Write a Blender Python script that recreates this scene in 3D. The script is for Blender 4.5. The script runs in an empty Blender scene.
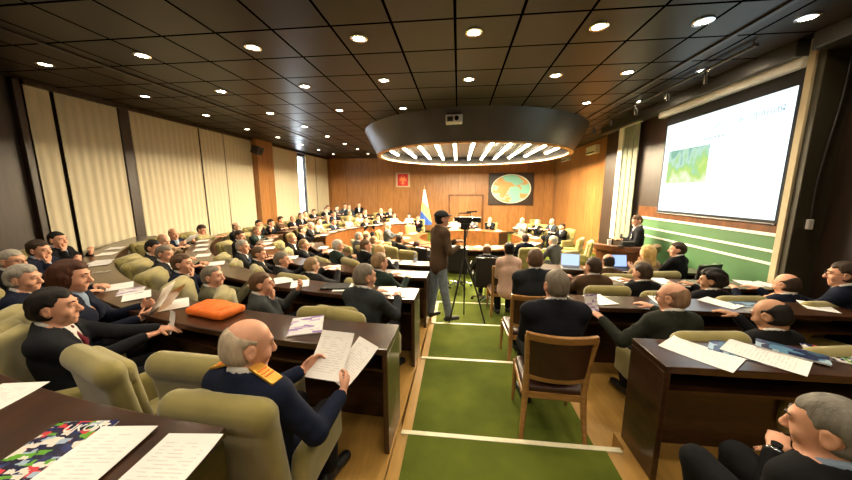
import bpy, bmesh, math, random
import numpy as np
from math import sin, cos, pi, radians, degrees, atan2, hypot, sqrt
from mathutils import Matrix, Vector, Euler
random.seed(7)
SC = bpy.context.scene
COL = SC.collection

# ------------------------------------------------------------------ camera model
CZ = 2.28
FPX = 300.0
PSI, TH = radians(6.1), radians(9.05)
CF = np.array((-sin(PSI)*cos(TH), cos(PSI)*cos(TH), -sin(TH)))
CR = np.array((cos(PSI), sin(PSI), 0.0))
CU = np.cross(CR, CF)
def ray(px, py):
    return CF + CR*((px-426)/FPX) + CU*((240-py)/FPX)
def at_z(px, py, z):
    d = ray(px, py); t = (z-CZ)/d[2]
    return Vector((d[0]*t, d[1]*t, z))
def at_x(px, py, x):
    d = ray(px, py); t = x/d[0]
    return Vector((x, d[1]*t, CZ+d[2]*t))
def at_y(px, py, y):
    d = ray(px, py); t = y/d[1]
    return Vector((d[0]*t, y, CZ+d[2]*t))
cam_d = bpy.data.cameras.new('camera'); cam = bpy.data.objects.new('camera', cam_d); COL.objects.link(cam)
cam_d.sensor_fit = 'HORIZONTAL'; cam_d.sensor_width = 36.0; cam_d.lens = 36.0*FPX/852.0
cam_d.clip_start = 0.02; cam_d.clip_end = 200
cam.location = (0, 0, CZ); cam.rotation_euler = (pi/2-TH, 0, PSI)
SC.camera = cam

# ------------------------------------------------------------------ materials
MAT = {}
def lin(r, g, b):
    f = lambda c: (c/255/12.92) if c/255 <= .04045 else ((c/255+.055)/1.055)**2.4
    return (f(r), f(g), f(b), 1)
def newmat(name):
    m = bpy.data.materials.new(name); m.use_nodes = True
    nt = m.node_tree; b = nt.nodes['Principled BSDF']
    MAT[name] = m
    return m, nt, b
def N(nt, t, **kw):
    n = nt.nodes.new(t)
    for k, v in kw.items():
        if k.startswith('i_'):
            n.inputs[k[2:].replace('_', ' ')].default_value = v
        else:
            setattr(n, k, v)
    return n
def plain(name, col, rough=.5, metal=0., spec=None, var=0., scale=8., bump=0., bscale=200., objcol=False, stretch=None, sheen=0.):
    """principled surface whose colour is broken up by noise"""
    m, nt, b = newmat(name)
    b.inputs['Roughness'].default_value = rough; b.inputs['Metallic'].default_value = metal
    if spec is not None: b.inputs['Specular IOR Level'].default_value = spec
    if sheen: b.inputs['Sheen Weight'].default_value = sheen
    tc = N(nt, 'ShaderNodeTexCoord')
    src = tc.outputs['Object']
    if stretch:
        mp = N(nt, 'ShaderNodeMapping'); mp.inputs['Scale'].default_value = stretch
        nt.links.new(src, mp.inputs['Vector']); src = mp.outputs['Vector']
    if objcol:
        oi = N(nt, 'ShaderNodeObjectInfo'); cs = oi.outputs['Color']
    else:
        rg = N(nt, 'ShaderNodeRGB'); rg.outputs[0].default_value = (*col[:3], 1); cs = rg.outputs[0]
    if var > 0:
        nz = N(nt, 'ShaderNodeTexNoise'); nz.inputs['Scale'].default_value = scale; nz.inputs['Detail'].default_value = 4
        nt.links.new(src, nz.inputs['Vector'])
        mr = N(nt, 'ShaderNodeMapRange'); mr.inputs[1].default_value = .25; mr.inputs[2].default_value = .75
        mr.inputs[3].default_value = 1-var; mr.inputs[4].default_value = 1+var
        nt.links.new(nz.outputs['Fac'], mr.inputs[0])
        mx = N(nt, 'ShaderNodeVectorMath', operation='SCALE')
        nt.links.new(cs, mx.inputs[0]); nt.links.new(mr.outputs[0], mx.inputs['Scale'])
        cs = mx.outputs[0]
    nt.links.new(cs, b.inputs['Base Color'])
    if bump > 0:
        n2 = N(nt, 'ShaderNodeTexNoise'); n2.inputs['Scale'].default_value = bscale; n2.inputs['Detail'].default_value = 2
        nt.links.new(src, n2.inputs['Vector'])
        bp = N(nt, 'ShaderNodeBump'); bp.inputs['Strength'].default_value = bump; bp.inputs['Distance'].default_value = .004
        nt.links.new(n2.outputs['Fac'], bp.inputs['Height']); nt.links.new(bp.outputs[0], b.inputs['Normal'])
    return m
def wood(name, c1, c2, rough=.3, scale=(1, 1, 14), seams=None, coat=0.):
    """grained wood; stretch gives the grain axis; seams=(axis, pitch) draws panel joints"""
    m, nt, b = newmat(name)
    b.inputs['Roughness'].default_value = rough
    b.inputs['Coat Weight'].default_value = coat; b.inputs['Coat Roughness'].default_value = .12
    tc = N(nt, 'ShaderNodeTexCoord'); mp = N(nt, 'ShaderNodeMapping'); mp.inputs['Scale'].default_value = scale
    nt.links.new(tc.outputs['Object'], mp.inputs['Vector'])
    nz = N(nt, 'ShaderNodeTexNoise'); nz.inputs['Scale'].default_value = 3.; nz.inputs['Detail'].default_value = 6; nz.inputs['Distortion'].default_value = .6
    nt.links.new(mp.outputs[0], nz.inputs['Vector'])
    cr = N(nt, 'ShaderNodeValToRGB'); cr.color_ramp.elements[0].color = (*c1, 1); cr.color_ramp.elements[1].color = (*c2, 1)
    cr.color_ramp.elements[0].position = .3; cr.color_ramp.elements[1].position = .7
    nt.links.new(nz.outputs['Fac'], cr.inputs[0]); out = cr.outputs[0]
    if seams:
        for ax, pitch, wid in seams:
            sp = N(nt, 'ShaderNodeSeparateXYZ'); nt.links.new(tc.outputs['Object'], sp.inputs[0])
            d = N(nt, 'ShaderNodeMath', operation='DIVIDE'); d.inputs[1].default_value = pitch
            nt.links.new(sp.outputs[ax], d.inputs[0])
            fr = N(nt, 'ShaderNodeMath', operation='FRACT'); nt.links.new(d.outputs[0], fr.inputs[0])
            lt = N(nt, 'ShaderNodeMath', operation='LESS_THAN'); lt.inputs[1].default_value = wid/pitch
            nt.links.new(fr.outputs[0], lt.inputs[0])
            fl = N(nt, 'ShaderNodeMath', operation='FLOOR'); nt.links.new(d.outputs[0], fl.inputs[0])
            wn = N(nt, 'ShaderNodeTexWhiteNoise', noise_dimensions='1D'); nt.links.new(fl.outputs[0], wn.inputs['W'])
            mr = N(nt, 'ShaderNodeMapRange'); mr.inputs[3].default_value = .85; mr.inputs[4].default_value = 1.12
            nt.links.new(wn.outputs['Value'], mr.inputs[0])
            sc = N(nt, 'ShaderNodeVectorMath', operation='SCALE'); nt.links.new(out, sc.inputs[0]); nt.links.new(mr.outputs[0], sc.inputs['Scale'])
            mx = N(nt, 'ShaderNodeMix', data_type='RGBA'); nt.links.new(lt.outputs[0], mx.inputs[0]); nt.links.new(sc.outputs[0], mx.inputs[6])
            mx.inputs[7].default_value = (c1[0]*.25, c1[1]*.25, c1[2]*.25, 1); out = mx.outputs[2]
    nt.links.new(out, b.inputs['Base Color'])
    return m
def emit(name, col, strength):
    m, nt, b = newmat(name)
    b.inputs['Base Color'].default_value = (*col, 1); b.inputs['Emission Color'].default_value = (*col, 1)
    b.inputs['Emission Strength'].default_value = strength
    return m

wood('desk_wood', (.022, .0085, .004), (.062, .024, .0095), .28, (2, 2, 9), coat=.35)
wood('desk_front', (.10, .034, .010), (.20, .072, .020), .32, (3, 3, 1), coat=.2)
wood('wall_wood', (.27, .115, .032), (.40, .185, .058), .38, (4, 4, .5), seams=[(0, .92, .012)])
wood('wall_wood_side', (.27, .115, .032), (.40, .185, .058), .38, (4, 4, .5), seams=[(1, .92, .012)])
wood('wall_dark', (.018, .010, .006), (.036, .019, .010), .45, (4, 4, .5), seams=[(1, .8, .012)])
wood('chair_wood', (.30, .14, .040), (.46, .23, .075), .35, (3, 3, 12), coat=.3)
plain('olive', (.27, .225, .065), .85, var=.16, scale=7, bump=.25, bscale=350, sheen=.4)
plain('dark_plastic', (.012, .012, .013), .45, var=.1)
plain('black_fabric', (.012, .011, .012), .8, var=.2, scale=20, bump=.2)
plain('chrome', (.75, .75, .76), .18, metal=1., var=.03)
plain('leather', (.055, .018, .010), .42, var=.2, scale=14, bump=.3, bscale=120)
plain('suit', (1, 1, 1), .9, spec=.18, var=.14, scale=30, bump=.2, bscale=420, objcol=True)
plain('skin', (1, 1, 1), .5, spec=.3, var=.10, scale=14, bump=.08, bscale=160, objcol=True)
plain('hair', (1, 1, 1), .6, spec=.25, var=.35, scale=40, bump=.6, bscale=90, objcol=True, stretch=(1, 1, .25))
plain('shirt', (1, 1, 1), .75, var=.05, objcol=True)
plain('white_metal', (.75, .74, .70), .4, var=.04)
plain('cream', (.50, .42, .26), .7, var=.06)
plain('olive_wall', (.040, .034, .017), .6, var=.1)
plain('green_wall', (.070, .185, .068), .55, var=.06, scale=3)
plain('white_trim', (.82, .82, .74), .5, var=.04)
plain('nosing', (.78, .72, .50), .45, var=.1, scale=20)
plain('ochre_floor', (.42, .235, .055), .4, var=.14, scale=5, stretch=(8, 1, 1))
plain('ring_metal', (.055, .052, .050), .38, metal=.35, var=.1, scale=2)
plain('glass_dark', (.02, .02, .02), .1, var=.02)
plain('gold', (.75, .42, .07), .4, metal=.6, var=.15, scale=60)
plain('orange_fabric', (.85, .17, .012), .6, var=.12, scale=9, bump=.4, bscale=30)
plain('denim', (.20, .24, .30), .85, var=.3, scale=16, bump=.3)
plain('cover', (1, 1, 1), .35, objcol=True, var=.08)
plain('plastic_cup', (.85, .85, .85), .3, var=.02)

def curtain_mat():
    m, nt, b = newmat('curtain')
    b.inputs['Roughness'].default_value = .85
    tc = N(nt, 'ShaderNodeTexCoord'); mp = N(nt, 'ShaderNodeMapping'); mp.inputs['Scale'].default_value = (10, 10, .25)
    nt.links.new(tc.outputs['Object'], mp.inputs['Vector'])
    nz = N(nt, 'ShaderNodeTexNoise'); nz.inputs['Scale'].default_value = 4; nt.links.new(mp.outputs[0], nz.inputs['Vector'])
    cr = N(nt, 'ShaderNodeValToRGB'); cr.color_ramp.elements[0].color = (.52, .46, .32, 1); cr.color_ramp.elements[1].color = (.58, .52, .37, 1)
    nt.links.new(nz.outputs['Fac'], cr.inputs[0]); nt.links.new(cr.outputs[0], b.inputs['Base Color'])
curtain_mat()
def carpet_mat():
    m, nt, b = newmat('carpet')
    b.inputs['Roughness'].default_value = .95; b.inputs['Specular IOR Level'].default_value = .1
    tc = N(nt, 'ShaderNodeTexCoord')
    nz = N(nt, 'ShaderNodeTexNoise'); nz.inputs['Scale'].default_value = 2.5; nz.inputs['Detail'].default_value = 5; nt.links.new(tc.outputs['Object'], nz.inputs['Vector'])
    n2 = N(nt, 'ShaderNodeTexNoise'); n2.inputs['Scale'].default_value = 260; nt.links.new(tc.outputs['Object'], n2.inputs['Vector'])
    ad = N(nt, 'ShaderNodeMath', operation='MULTIPLY_ADD'); ad.inputs[1].default_value = .35; nt.links.new(n2.outputs['Fac'], ad.inputs[0]); nt.links.new(nz.outputs['Fac'], ad.inputs[2])
    cr = N(nt, 'ShaderNodeValToRGB'); cr.color_ramp.elements[0].color = (.060, .082, .010, 1); cr.color_ramp.elements[1].color = (.125, .150, .020, 1)
    cr.color_ramp.elements[0].position = .4; cr.color_ramp.elements[1].position = .95
    nt.links.new(ad.outputs[0], cr.inputs[0]); nt.links.new(cr.outputs[0], b.inputs['Base Color'])
    bp = N(nt, 'ShaderNodeBump'); bp.inputs['Strength'].default_value = .5; bp.inputs['Distance'].default_value = .004
    nt.links.new(n2.outputs['Fac'], bp.inputs['Height']); nt.links.new(bp.outputs[0], b.inputs['Normal'])
carpet_mat()
def ceiling_mat():
    m, nt, b = newmat('ceiling_panels')
    b.inputs['Roughness'].default_value = .36
    tc = N(nt, 'ShaderNodeTexCoord')
    mp = N(nt, 'ShaderNodeMapping'); mp.inputs['Location'].default_value = (.07, -.03, 0)
    nt.links.new(tc.outputs['Object'], mp.inputs['Vector'])
    br = N(nt, 'ShaderNodeTexBrick'); br.offset = 0.
    br.inputs['Scale'].default_value = 1.; br.inputs['Brick Width'].default_value = .72; br.inputs['Row Height'].default_value = .73
    br.inputs['Mortar Size'].default_value = .018; br.inputs['Mortar Smooth'].default_value = .1
    br.inputs['Color1'].default_value = (.022, .017, .012, 1); br.inputs['Color2'].default_value = (.042, .034, .026, 1); br.inputs['Mortar'].default_value = (.002, .0015, .001, 1)
    nt.links.new(mp.outputs[0], br.inputs['Vector'])
    nt.links.new(br.outputs['Color'], b.inputs['Base Color'])
    inv = N(nt, 'ShaderNodeMath', operation='SUBTRACT'); inv.inputs[0].default_value = 1.; nt.links.new(br.outputs['Fac'], inv.inputs[1])
    ms = N(nt, 'ShaderNodeMath', operation='MULTIPLY'); ms.inputs[1].default_value = .13; nt.links.new(inv.outputs[0], ms.inputs[0]); nt.links.new(ms.outputs[0], b.inputs['Specular IOR Level'])
    bp = N(nt, 'ShaderNodeBump'); bp.inputs['Strength'].default_value = .6; bp.inputs['Distance'].default_value = .01
    nt.links.new(inv.outputs[0], bp.inputs['Height']); nt.links.new(bp.outputs[0], b.inputs['Normal'])
ceiling_mat()
def paper_mat():
    """white sheet with faint printed lines (object space: x across, y along the sheet)"""
    m, nt, b = newmat('paper')
    b.inputs['Roughness'].default_value = .6
    tc = N(nt, 'ShaderNodeTexCoord'); sp = N(nt, 'ShaderNodeSeparateXYZ'); nt.links.new(tc.outputs['Generated'], sp.inputs[0])
    d = N(nt, 'ShaderNodeMath', operation='MULTIPLY'); d.inputs[1].default_value = 21; nt.links.new(sp.outputs[1], d.inputs[0])
    fr = N(nt, 'ShaderNodeMath', operation='FRACT'); nt.links.new(d.outputs[0], fr.inputs[0])
    lt = N(nt, 'ShaderNodeMath', operation='LESS_THAN'); lt.inputs[1].default_value = .32; nt.links.new(fr.outputs[0], lt.inputs[0])
    mp = N(nt, 'ShaderNodeMapping'); mp.inputs['Scale'].default_value = (5, 21, 1); nt.links.new(tc.outputs['Generated'], mp.inputs['Vector'])
    nz = N(nt, 'ShaderNodeTexNoise'); nz.inputs['Scale'].default_value = 1.; nt.links.new(mp.outputs[0], nz.inputs['Vector'])
    g1 = N(nt, 'ShaderNodeMath', operation='GREATER_THAN'); g1.inputs[1].default_value = .47; nt.links.new(nz.outputs['Fac'], g1.inputs[0])
    mu = N(nt, 'ShaderNodeMath', operation='MULTIPLY'); nt.links.new(lt.outputs[0], mu.inputs[0]); nt.links.new(g1.outputs[0], mu.inputs[1])
    cur = mu.outputs[0]
    for ax in (0, 1):
        c = N(nt, 'ShaderNodeMath', operation='COMPARE'); c.inputs[1].default_value = .5; c.inputs[2].default_value = .38
        nt.links.new(sp.outputs[ax], c.inputs[0])
        m2 = N(nt, 'ShaderNodeMath', operation='MULTIPLY'); nt.links.new(cur, m2.inputs[0]); nt.links.new(c.outputs[0], m2.inputs[1]); cur = m2.outputs[0]
    mx = N(nt, 'ShaderNodeMix', data_type='RGBA'); mx.inputs[6].default_value = (.84, .83, .81, 1); mx.inputs[7].default_value = (.66, .65, .64, 1)
    nt.links.new(cur, mx.inputs[0]); nt.links.new(mx.outputs[2], b.inputs['Base Color'])
paper_mat()
def mag_mat(name, stops, scale, seed):
    m, nt, b = newmat(name)
    b.inputs['Roughness'].default_value = .25
    tc = N(nt, 'ShaderNodeTexCoord'); mp = N(nt, 'ShaderNodeMapping'); mp.inputs['Scale'].default_value = scale; mp.inputs['Location'].default_value = (seed, seed*.7, 0)
    nt.links.new(tc.outputs['Generated'], mp.inputs['Vector'])
    vo = N(nt, 'ShaderNodeTexVoronoi', distance='CHEBYCHEV'); vo.inputs['Scale'].default_value = 1.; nt.links.new(mp.outputs[0], vo.inputs['Vector'])
    sp = N(nt, 'ShaderNodeSeparateColor'); nt.links.new(vo.outputs['Color'], sp.inputs[0])
    cr = N(nt, 'ShaderNodeValToRGB'); cr.color_ramp.interpolation = 'CONSTANT'
    els = cr.color_ramp.elements
    for i, c in enumerate(stops):
        e = els[i] if i < 2 else els.new(i/len(stops))
        e.position = i/len(stops); e.color = (*c, 1)
    nt.links.new(sp.outputs[0], cr.inputs[0]); nt.links.new(cr.outputs[0], b.inputs['Base Color'])
mag_mat('magazine_cover', [(.75, .7, .62), (.01, .012, .06), (.12, .35, .03), (.02, .02, .10), (.6, .05, .06), (.02, .015, .05), (.35, .45, .6), (.78, .72, .66), (.02, .03, .12), (.01, .01, .03)], (7, 16, 1), 3.1)
mag_mat('brochure_cover', [(.7, .68, .7), (.30, .20, .45), (.68, .65, .70), (.72, .70, .72), (.75, .72, .74), (.50, .40, .58), (.74, .72, .74)], (3, 9, 1), 1.7)
mag_mat('blue_cover', [(.04, .09, .16), (.10, .22, .34), (.02, .03, .08), (.35, .48, .58), (.05, .06, .14)], (2, 3, 1), 5.2)

# ------------------------------------------------------------------ mesh helpers
def props(o, label=None, cat=None, group=None, kind=None):
    if label: o['label'] = label
    if cat: o['category'] = cat
    if group: o['group'] = group
    if kind: o['kind'] = kind
    return o
def link(name, me, mat=None, parent=None):
    o = bpy.data.objects.new(name, me); COL.objects.link(o)
    if me is not None and mat is not None:
        for m in (mat if isinstance(mat, (list, tuple)) else [mat]):
            me.materials.append(MAT[m])
    if parent: o.parent = parent
    return o
def empty(name, loc, rz=0., label=None, cat=None, group=None):
    o = bpy.data.objects.new(name, None); COL.objects.link(o); o.location = loc; o.rotation_euler = (0, 0, rz)
    o.empty_display_size = .05
    return props(o, label, cat, group)
def copy_tree(o, parent=None):
    c = o.copy(); COL.objects.link(c)
    if parent: c.parent = parent
    for ch in o.children: copy_tree(ch, c)
    return c
class MB:
    def __init__(s): s.v = []; s.f = []
    def add(s, vs, fs, M=None):
        b = len(s.v)
        s.v += [tuple(M @ Vector(v)) if M else tuple(v) for v in vs]
        s.f += [tuple(b+i for i in f) for f in fs]
        return s
    def box(s, lo, hi, M=None):
        x0, y0, z0 = lo; x1, y1, z1 = hi
        return s.add([(x0,y0,z0),(x1,y0,z0),(x1,y1,z0),(x0,y1,z0),(x0,y0,z1),(x1,y0,z1),(x1,y1,z1),(x0,y1,z1)],
                     [(0,3,2,1),(4,5,6,7),(0,1,5,4),(1,2,6,5),(2,3,7,6),(3,0,4,7)], M)
    def cbox(s, c, h, M=None): return s.box([c[i]-h[i] for i in range(3)], [c[i]+h[i] for i in range(3)], M)
    def arc(s, C, R0, R1, z0, z1, a0, a1, n=None):
        """annular sector; angle 0 = towards -Y, growing towards -X"""
        n = n or max(2, int(abs(a1-a0)*max(R1, 1)/.22)); vs = []; fs = []
        for i in range(n+1):
            a = a0+(a1-a0)*i/n
            for R, z in ((R0, z0), (R1, z0), (R1, z1), (R0, z1)): vs.append((C[0]-R*sin(a), C[1]-R*cos(a), z))
        for i in range(n):
            for k in range(4): fs.append((4*i+k, 4*i+(k+1) % 4, 4*i+4+(k+1) % 4, 4*i+4+k))
        fs.append((3, 2, 1, 0)); fs.append((4*n, 4*n+1, 4*n+2, 4*n+3))
        return s.add(vs, fs)
    def tube(s, pts, r, n=10, cap=True):
        pts = [Vector(p) for p in pts]; rs = r if isinstance(r, (list, tuple)) else [r]*len(pts); vs = []; fs = []
        up = None
        for i, p in enumerate(pts):
            t = (pts[min(i+1, len(pts)-1)]-pts[max(i-1, 0)]).normalized()
            if up is None: up = Vector((0, 0, 1)) if abs(t.z) < .9 else Vector((0, 1, 0))
            x = t.cross(up).normalized(); y = x.cross(t).normalized(); up = y
            for k in range(n):
                a = 2*pi*k/n; vs.append(p+x*cos(a)*rs[i]+y*sin(a)*rs[i])
        for i in range(len(pts)-1):
            for k in range(n): fs.append((i*n+k, i*n+(k+1) % n, (i+1)*n+(k+1) % n, (i+1)*n+k))
        if cap: fs.append(tuple(range(n-1, -1, -1))); fs.append(tuple(range((len(pts)-1)*n, len(pts)*n)))
        return s.add(vs, fs)
    def lathe(s, prof, n=32, c=(0, 0, 0), close=True):
        vs = []; fs = []
        for r, z in prof:
            for k in range(n): a = 2*pi*k/n; vs.append((c[0]+r*cos(a), c[1]+r*sin(a), c[2]+z))
        m = len(prof)
        for i in range(m-1):
            for k in range(n): fs.append((i*n+k, i*n+(k+1) % n, (i+1)*n+(k+1) % n, (i+1)*n+k))
        if close: fs.append(tuple(range(n-1, -1, -1))); fs.append(tuple(range((m-1)*n, m*n)))
        return s.add(vs, fs)
    def mesh(s, name, bevel=0., smooth=False, segs=2):
        me = bpy.data.meshes.new(name); me.from_pydata(s.v, [], s.f)
        bm = bmesh.new(); bm.from_mesh(me); bmesh.ops.recalc_face_normals(bm, faces=bm.faces)
        if bevel:
            es = [e for e in bm.edges if len(e.link_faces) == 2 and e.calc_face_angle(0) > .5]
            bmesh.ops.bevel(bm, geom=es, offset=bevel, segments=segs, affect='EDGES', profile=.5, clamp_overlap=True)
        bm.to_mesh(me); bm.free()
        if smooth:
            for p in me.polygons: p.use_smooth = True
            try: me.set_sharp_from_angle(angle=radians(40))
            except Exception: pass
        return me
    def build(s, name, mat, parent=None, bevel=0., smooth=False, segs=2):
        return link(name, s.mesh(name, bevel, smooth, segs), mat, parent)
def struct(name, mb, mat, bevel=0.):
    o = mb.build(name, mat, None, bevel); o['kind'] = 'structure'; return o

# ------------------------------------------------------------------ implicit surfaces
def _axis(lo, hi, h, zones):
    xs = [lo]
    while xs[-1] < hi:
        x = xs[-1]; s = h
        for a, b, hh in zones:
            if a-hh <= x <= b: s = min(s, hh)
            elif x < a: s = min(s, max(hh, a-x))
        xs.append(x+s)
    return np.array(xs, dtype=np.float32)
class SDF:
    def __init__(s, lo, hi, h, fine=()):
        s.ax = [_axis(lo[i], hi[i], h, [(f[0][i], f[1][i], f[2]) for f in fine]) for i in range(3)]
        s.h = h
        s.F = np.full([len(a) for a in s.ax], .3, dtype=np.float32)
    def _sl(s, lo, hi, pad):
        sl = []; co = []
        for i in range(3):
            a = s.ax[i]; i0 = max(0, np.searchsorted(a, lo[i]-pad)-1); i1 = min(len(a), np.searchsorted(a, hi[i]+pad)+1)
            if i1-i0 < 2: return None, None
            sl.append(slice(i0, i1)); sh = [1, 1, 1]; sh[i] = i1-i0; co.append(a[i0:i1].reshape(sh))
        return tuple(sl), co
    def _mix(s, sl, d, k, op):
        F = s.F[sl]
        if op == 'u':
            if k > 0:
                h = np.clip(.5+.5*(F-d)/k, 0, 1); s.F[sl] = F+(d-F)*h-k*h*(1-h)
            else: s.F[sl] = np.minimum(F, d)
        elif op == 'd':
            if k > 0:
                h = np.clip(.5-.5*(F+d)/k, 0, 1); s.F[sl] = F+(-d-F)*h+k*h*(1-h)
            else: s.F[sl] = np.maximum(F, -d)
    def cone(s, a, b, r1, r2=None, k=.02, op='u', flat=None):
        """tapered capsule; flat=(axis vector, factor) squashes it along that axis"""
        a = np.array(a, dtype=np.float64); b = np.array(b, dtype=np.float64); r2 = r1 if r2 is None else r2; R = max(r1, r2)
        sl, co = s._sl(np.minimum(a, b)-R, np.maximum(a, b)+R, k+2.5*s.h)
        if sl is None: return s
        ab = b-a; L2 = max(float(ab @ ab), 1e-9)
        px, py, pz = co[0]-a[0], co[1]-a[1], co[2]-a[2]
        t = np.clip((px*ab[0]+py*ab[1]+pz*ab[2])/L2, 0, 1)
        vx, vy, vz = px-t*ab[0], py-t*ab[1], pz-t*ab[2]
        r = r1+(r2-r1)*t
        if flat is not None:
            n = np.array(flat[0], dtype=np.float64); n /= np.linalg.norm(n); fct = flat[1]
            dn = (vx*n[0]+vy*n[1]+vz*n[2])*(1/fct-1)
            vx, vy, vz = vx+dn*n[0], vy+dn*n[1], vz+dn*n[2]
            d = (np.sqrt(vx*vx+vy*vy+vz*vz)-r)*(.5+.5*fct)
        else: d = np.sqrt(vx*vx+vy*vy+vz*vz)-r
        s._mix(sl, d.astype(np.float32), k, op); return s
    def ell(s, c, r, M=None, k=.02, op='u'):
        c = np.array(c, dtype=np.float64); R = max(r)
        sl, co = s._sl(c-R, c+R, k+2.5*s.h)
        if sl is None: return s
        p = [co[i]-c[i] for i in range(3)]
        if M is not None: p = [p[0]*M[0][i]+p[1]*M[1][i]+p[2]*M[2][i] for i in range(3)]
        k0 = np.sqrt((p[0]/r[0])**2+(p[1]/r[1])**2+(p[2]/r[2])**2)
        k1 = np.sqrt((p[0]/r[0]**2)**2+(p[1]/r[1]**2)**2+(p[2]/r[2]**2)**2)+1e-6
        d = np.where(k0 < 1e-4, -min(r), k0*(k0-1)/k1)
        s._mix(sl, d.astype(np.float32), k, op); return s
    def rbox(s, c, h, r, M=None, k=.0, op='u'):
        c = np.array(c, dtype=np.float64); R = sqrt(sum(x*x for x in h)) if M is not None else 0
        e = np.array([R]*3) if M is not None else np.array(h)
        sl, co = s._sl(c-e, c+e, k+2.5*s.h)
        if sl is None: return s
        p = [co[i]-c[i] for i in range(3)]
        if M is not None: p = [p[0]*M[0][i]+p[1]*M[1][i]+p[2]*M[2][i] for i in range(3)]
        q = [np.abs(p[i])-h[i]+r for i in range(3)]
        q = np.broadcast_arrays(*q)
        d = np.sqrt(np.maximum(q[0], 0)**2+np.maximum(q[1], 0)**2+np.maximum(q[2], 0)**2)+np.minimum(np.maximum(np.maximum(q[0], q[1]), q[2]), 0)-r
        s._mix(sl, d.astype(np.float32), k, op); return s
    def grid(s): return s.ax[0][:, None, None], s.ax[1][None, :, None], s.ax[2][None, None, :]
    def mesh(s, name):
        F = s.F; neg = F < 0
        nx, ny, nz = F.shape
        cnt = np.zeros((nx-1, ny-1, nz-1), dtype=np.int8)
        for i in (0, 1):
            for j in (0, 1):
                for k in (0, 1): cnt += neg[i:nx-1+i, j:ny-1+j, k:nz-1+k]
        act = (cnt > 0) & (cnt < 8)
        I = np.argwhere(act); n = len(I)
        me = bpy.data.meshes.new(name)
        if n == 0: return me
        idx = np.full(act.shape, -1, dtype=np.int32); idx[act] = np.arange(n)
        cv = {}
        for i in (0, 1):
            for j in (0, 1):
                for k in (0, 1): cv[(i, j, k)] = F[I[:, 0]+i, I[:, 1]+j, I[:, 2]+k]
        P = np.zeros((n, 3)); W = np.zeros(n)
        for ax in range(3):
            for u in (0, 1):
                for w in (0, 1):
                    o = [0, 0, 0]; o[(ax+1) % 3] = u; o[(ax+2) % 3] = w
                    o2 = list(o); o2[ax] = 1
                    a, b = cv[tuple(o)], cv[tuple(o2)]
                    m = (a < 0) != (b < 0)
                    t = np.where(m, a/np.where(m, a-b, 1), 0)
                    q = np.zeros((n, 3)); q[:, (ax+1) % 3] = u; q[:, (ax+2) % 3] = w; q[:, ax] = t
                    P += q*m[:, None]; W += m
        P /= W[:, None]
        V = np.zeros((n, 3))
        for i in range(3):
            a = s.ax[i]; c = I[:, i]; V[:, i] = a[c]+P[:, i]*(a[c+1]-a[c])
        quads = []
        for ax in range(3):
            b1, b2 = (ax+1) % 3, (ax+2) % 3
            sl0 = [slice(None)]*3; sl1 = [slice(None)]*3
            sl0[ax] = slice(0, -1); sl1[ax] = slice(1, None)
            for b in (b1, b2): sl0[b] = sl1[b] = slice(1, -1)
            A, B = neg[tuple(sl0)], neg[tuple(sl1)]
            E = np.argwhere(A != B)
            if len(E) == 0: continue
            fl = A[tuple(E.T)]
            E[:, b1] += 1; E[:, b2] += 1
            def cell(u, w):
                c = E.copy(); c[:, b1] -= u; c[:, b2] -= w; return idx[tuple(c.T)]
            q = np.stack([cell(1, 1), cell(0, 1), cell(0, 0), cell(1, 0)], 1)
            q[~fl] = q[~fl][:, ::-1]
            quads.append(q)
        Q = np.concatenate(quads); Q = Q[(Q >= 0).all(1)]
        me.vertices.add(n); me.vertices.foreach_set('co', V.astype(np.float32).ravel())
        me.loops.add(len(Q)*4); me.loops.foreach_set('vertex_index', Q.astype(np.int32).ravel())
        me.polygons.add(len(Q)); me.polygons.foreach_set('loop_start', np.arange(0, len(Q)*4, 4, dtype=np.int32))
        try: me.polygons.foreach_set('loop_total', np.full(len(Q), 4, dtype=np.int32))
        except Exception: pass
        me.polygons.foreach_set('use_smooth', np.ones(len(Q), dtype=bool))
        me.update(calc_edges=True); me.validate()
        return me
DL_POWER = 36.; EXPO = 1.05
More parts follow.
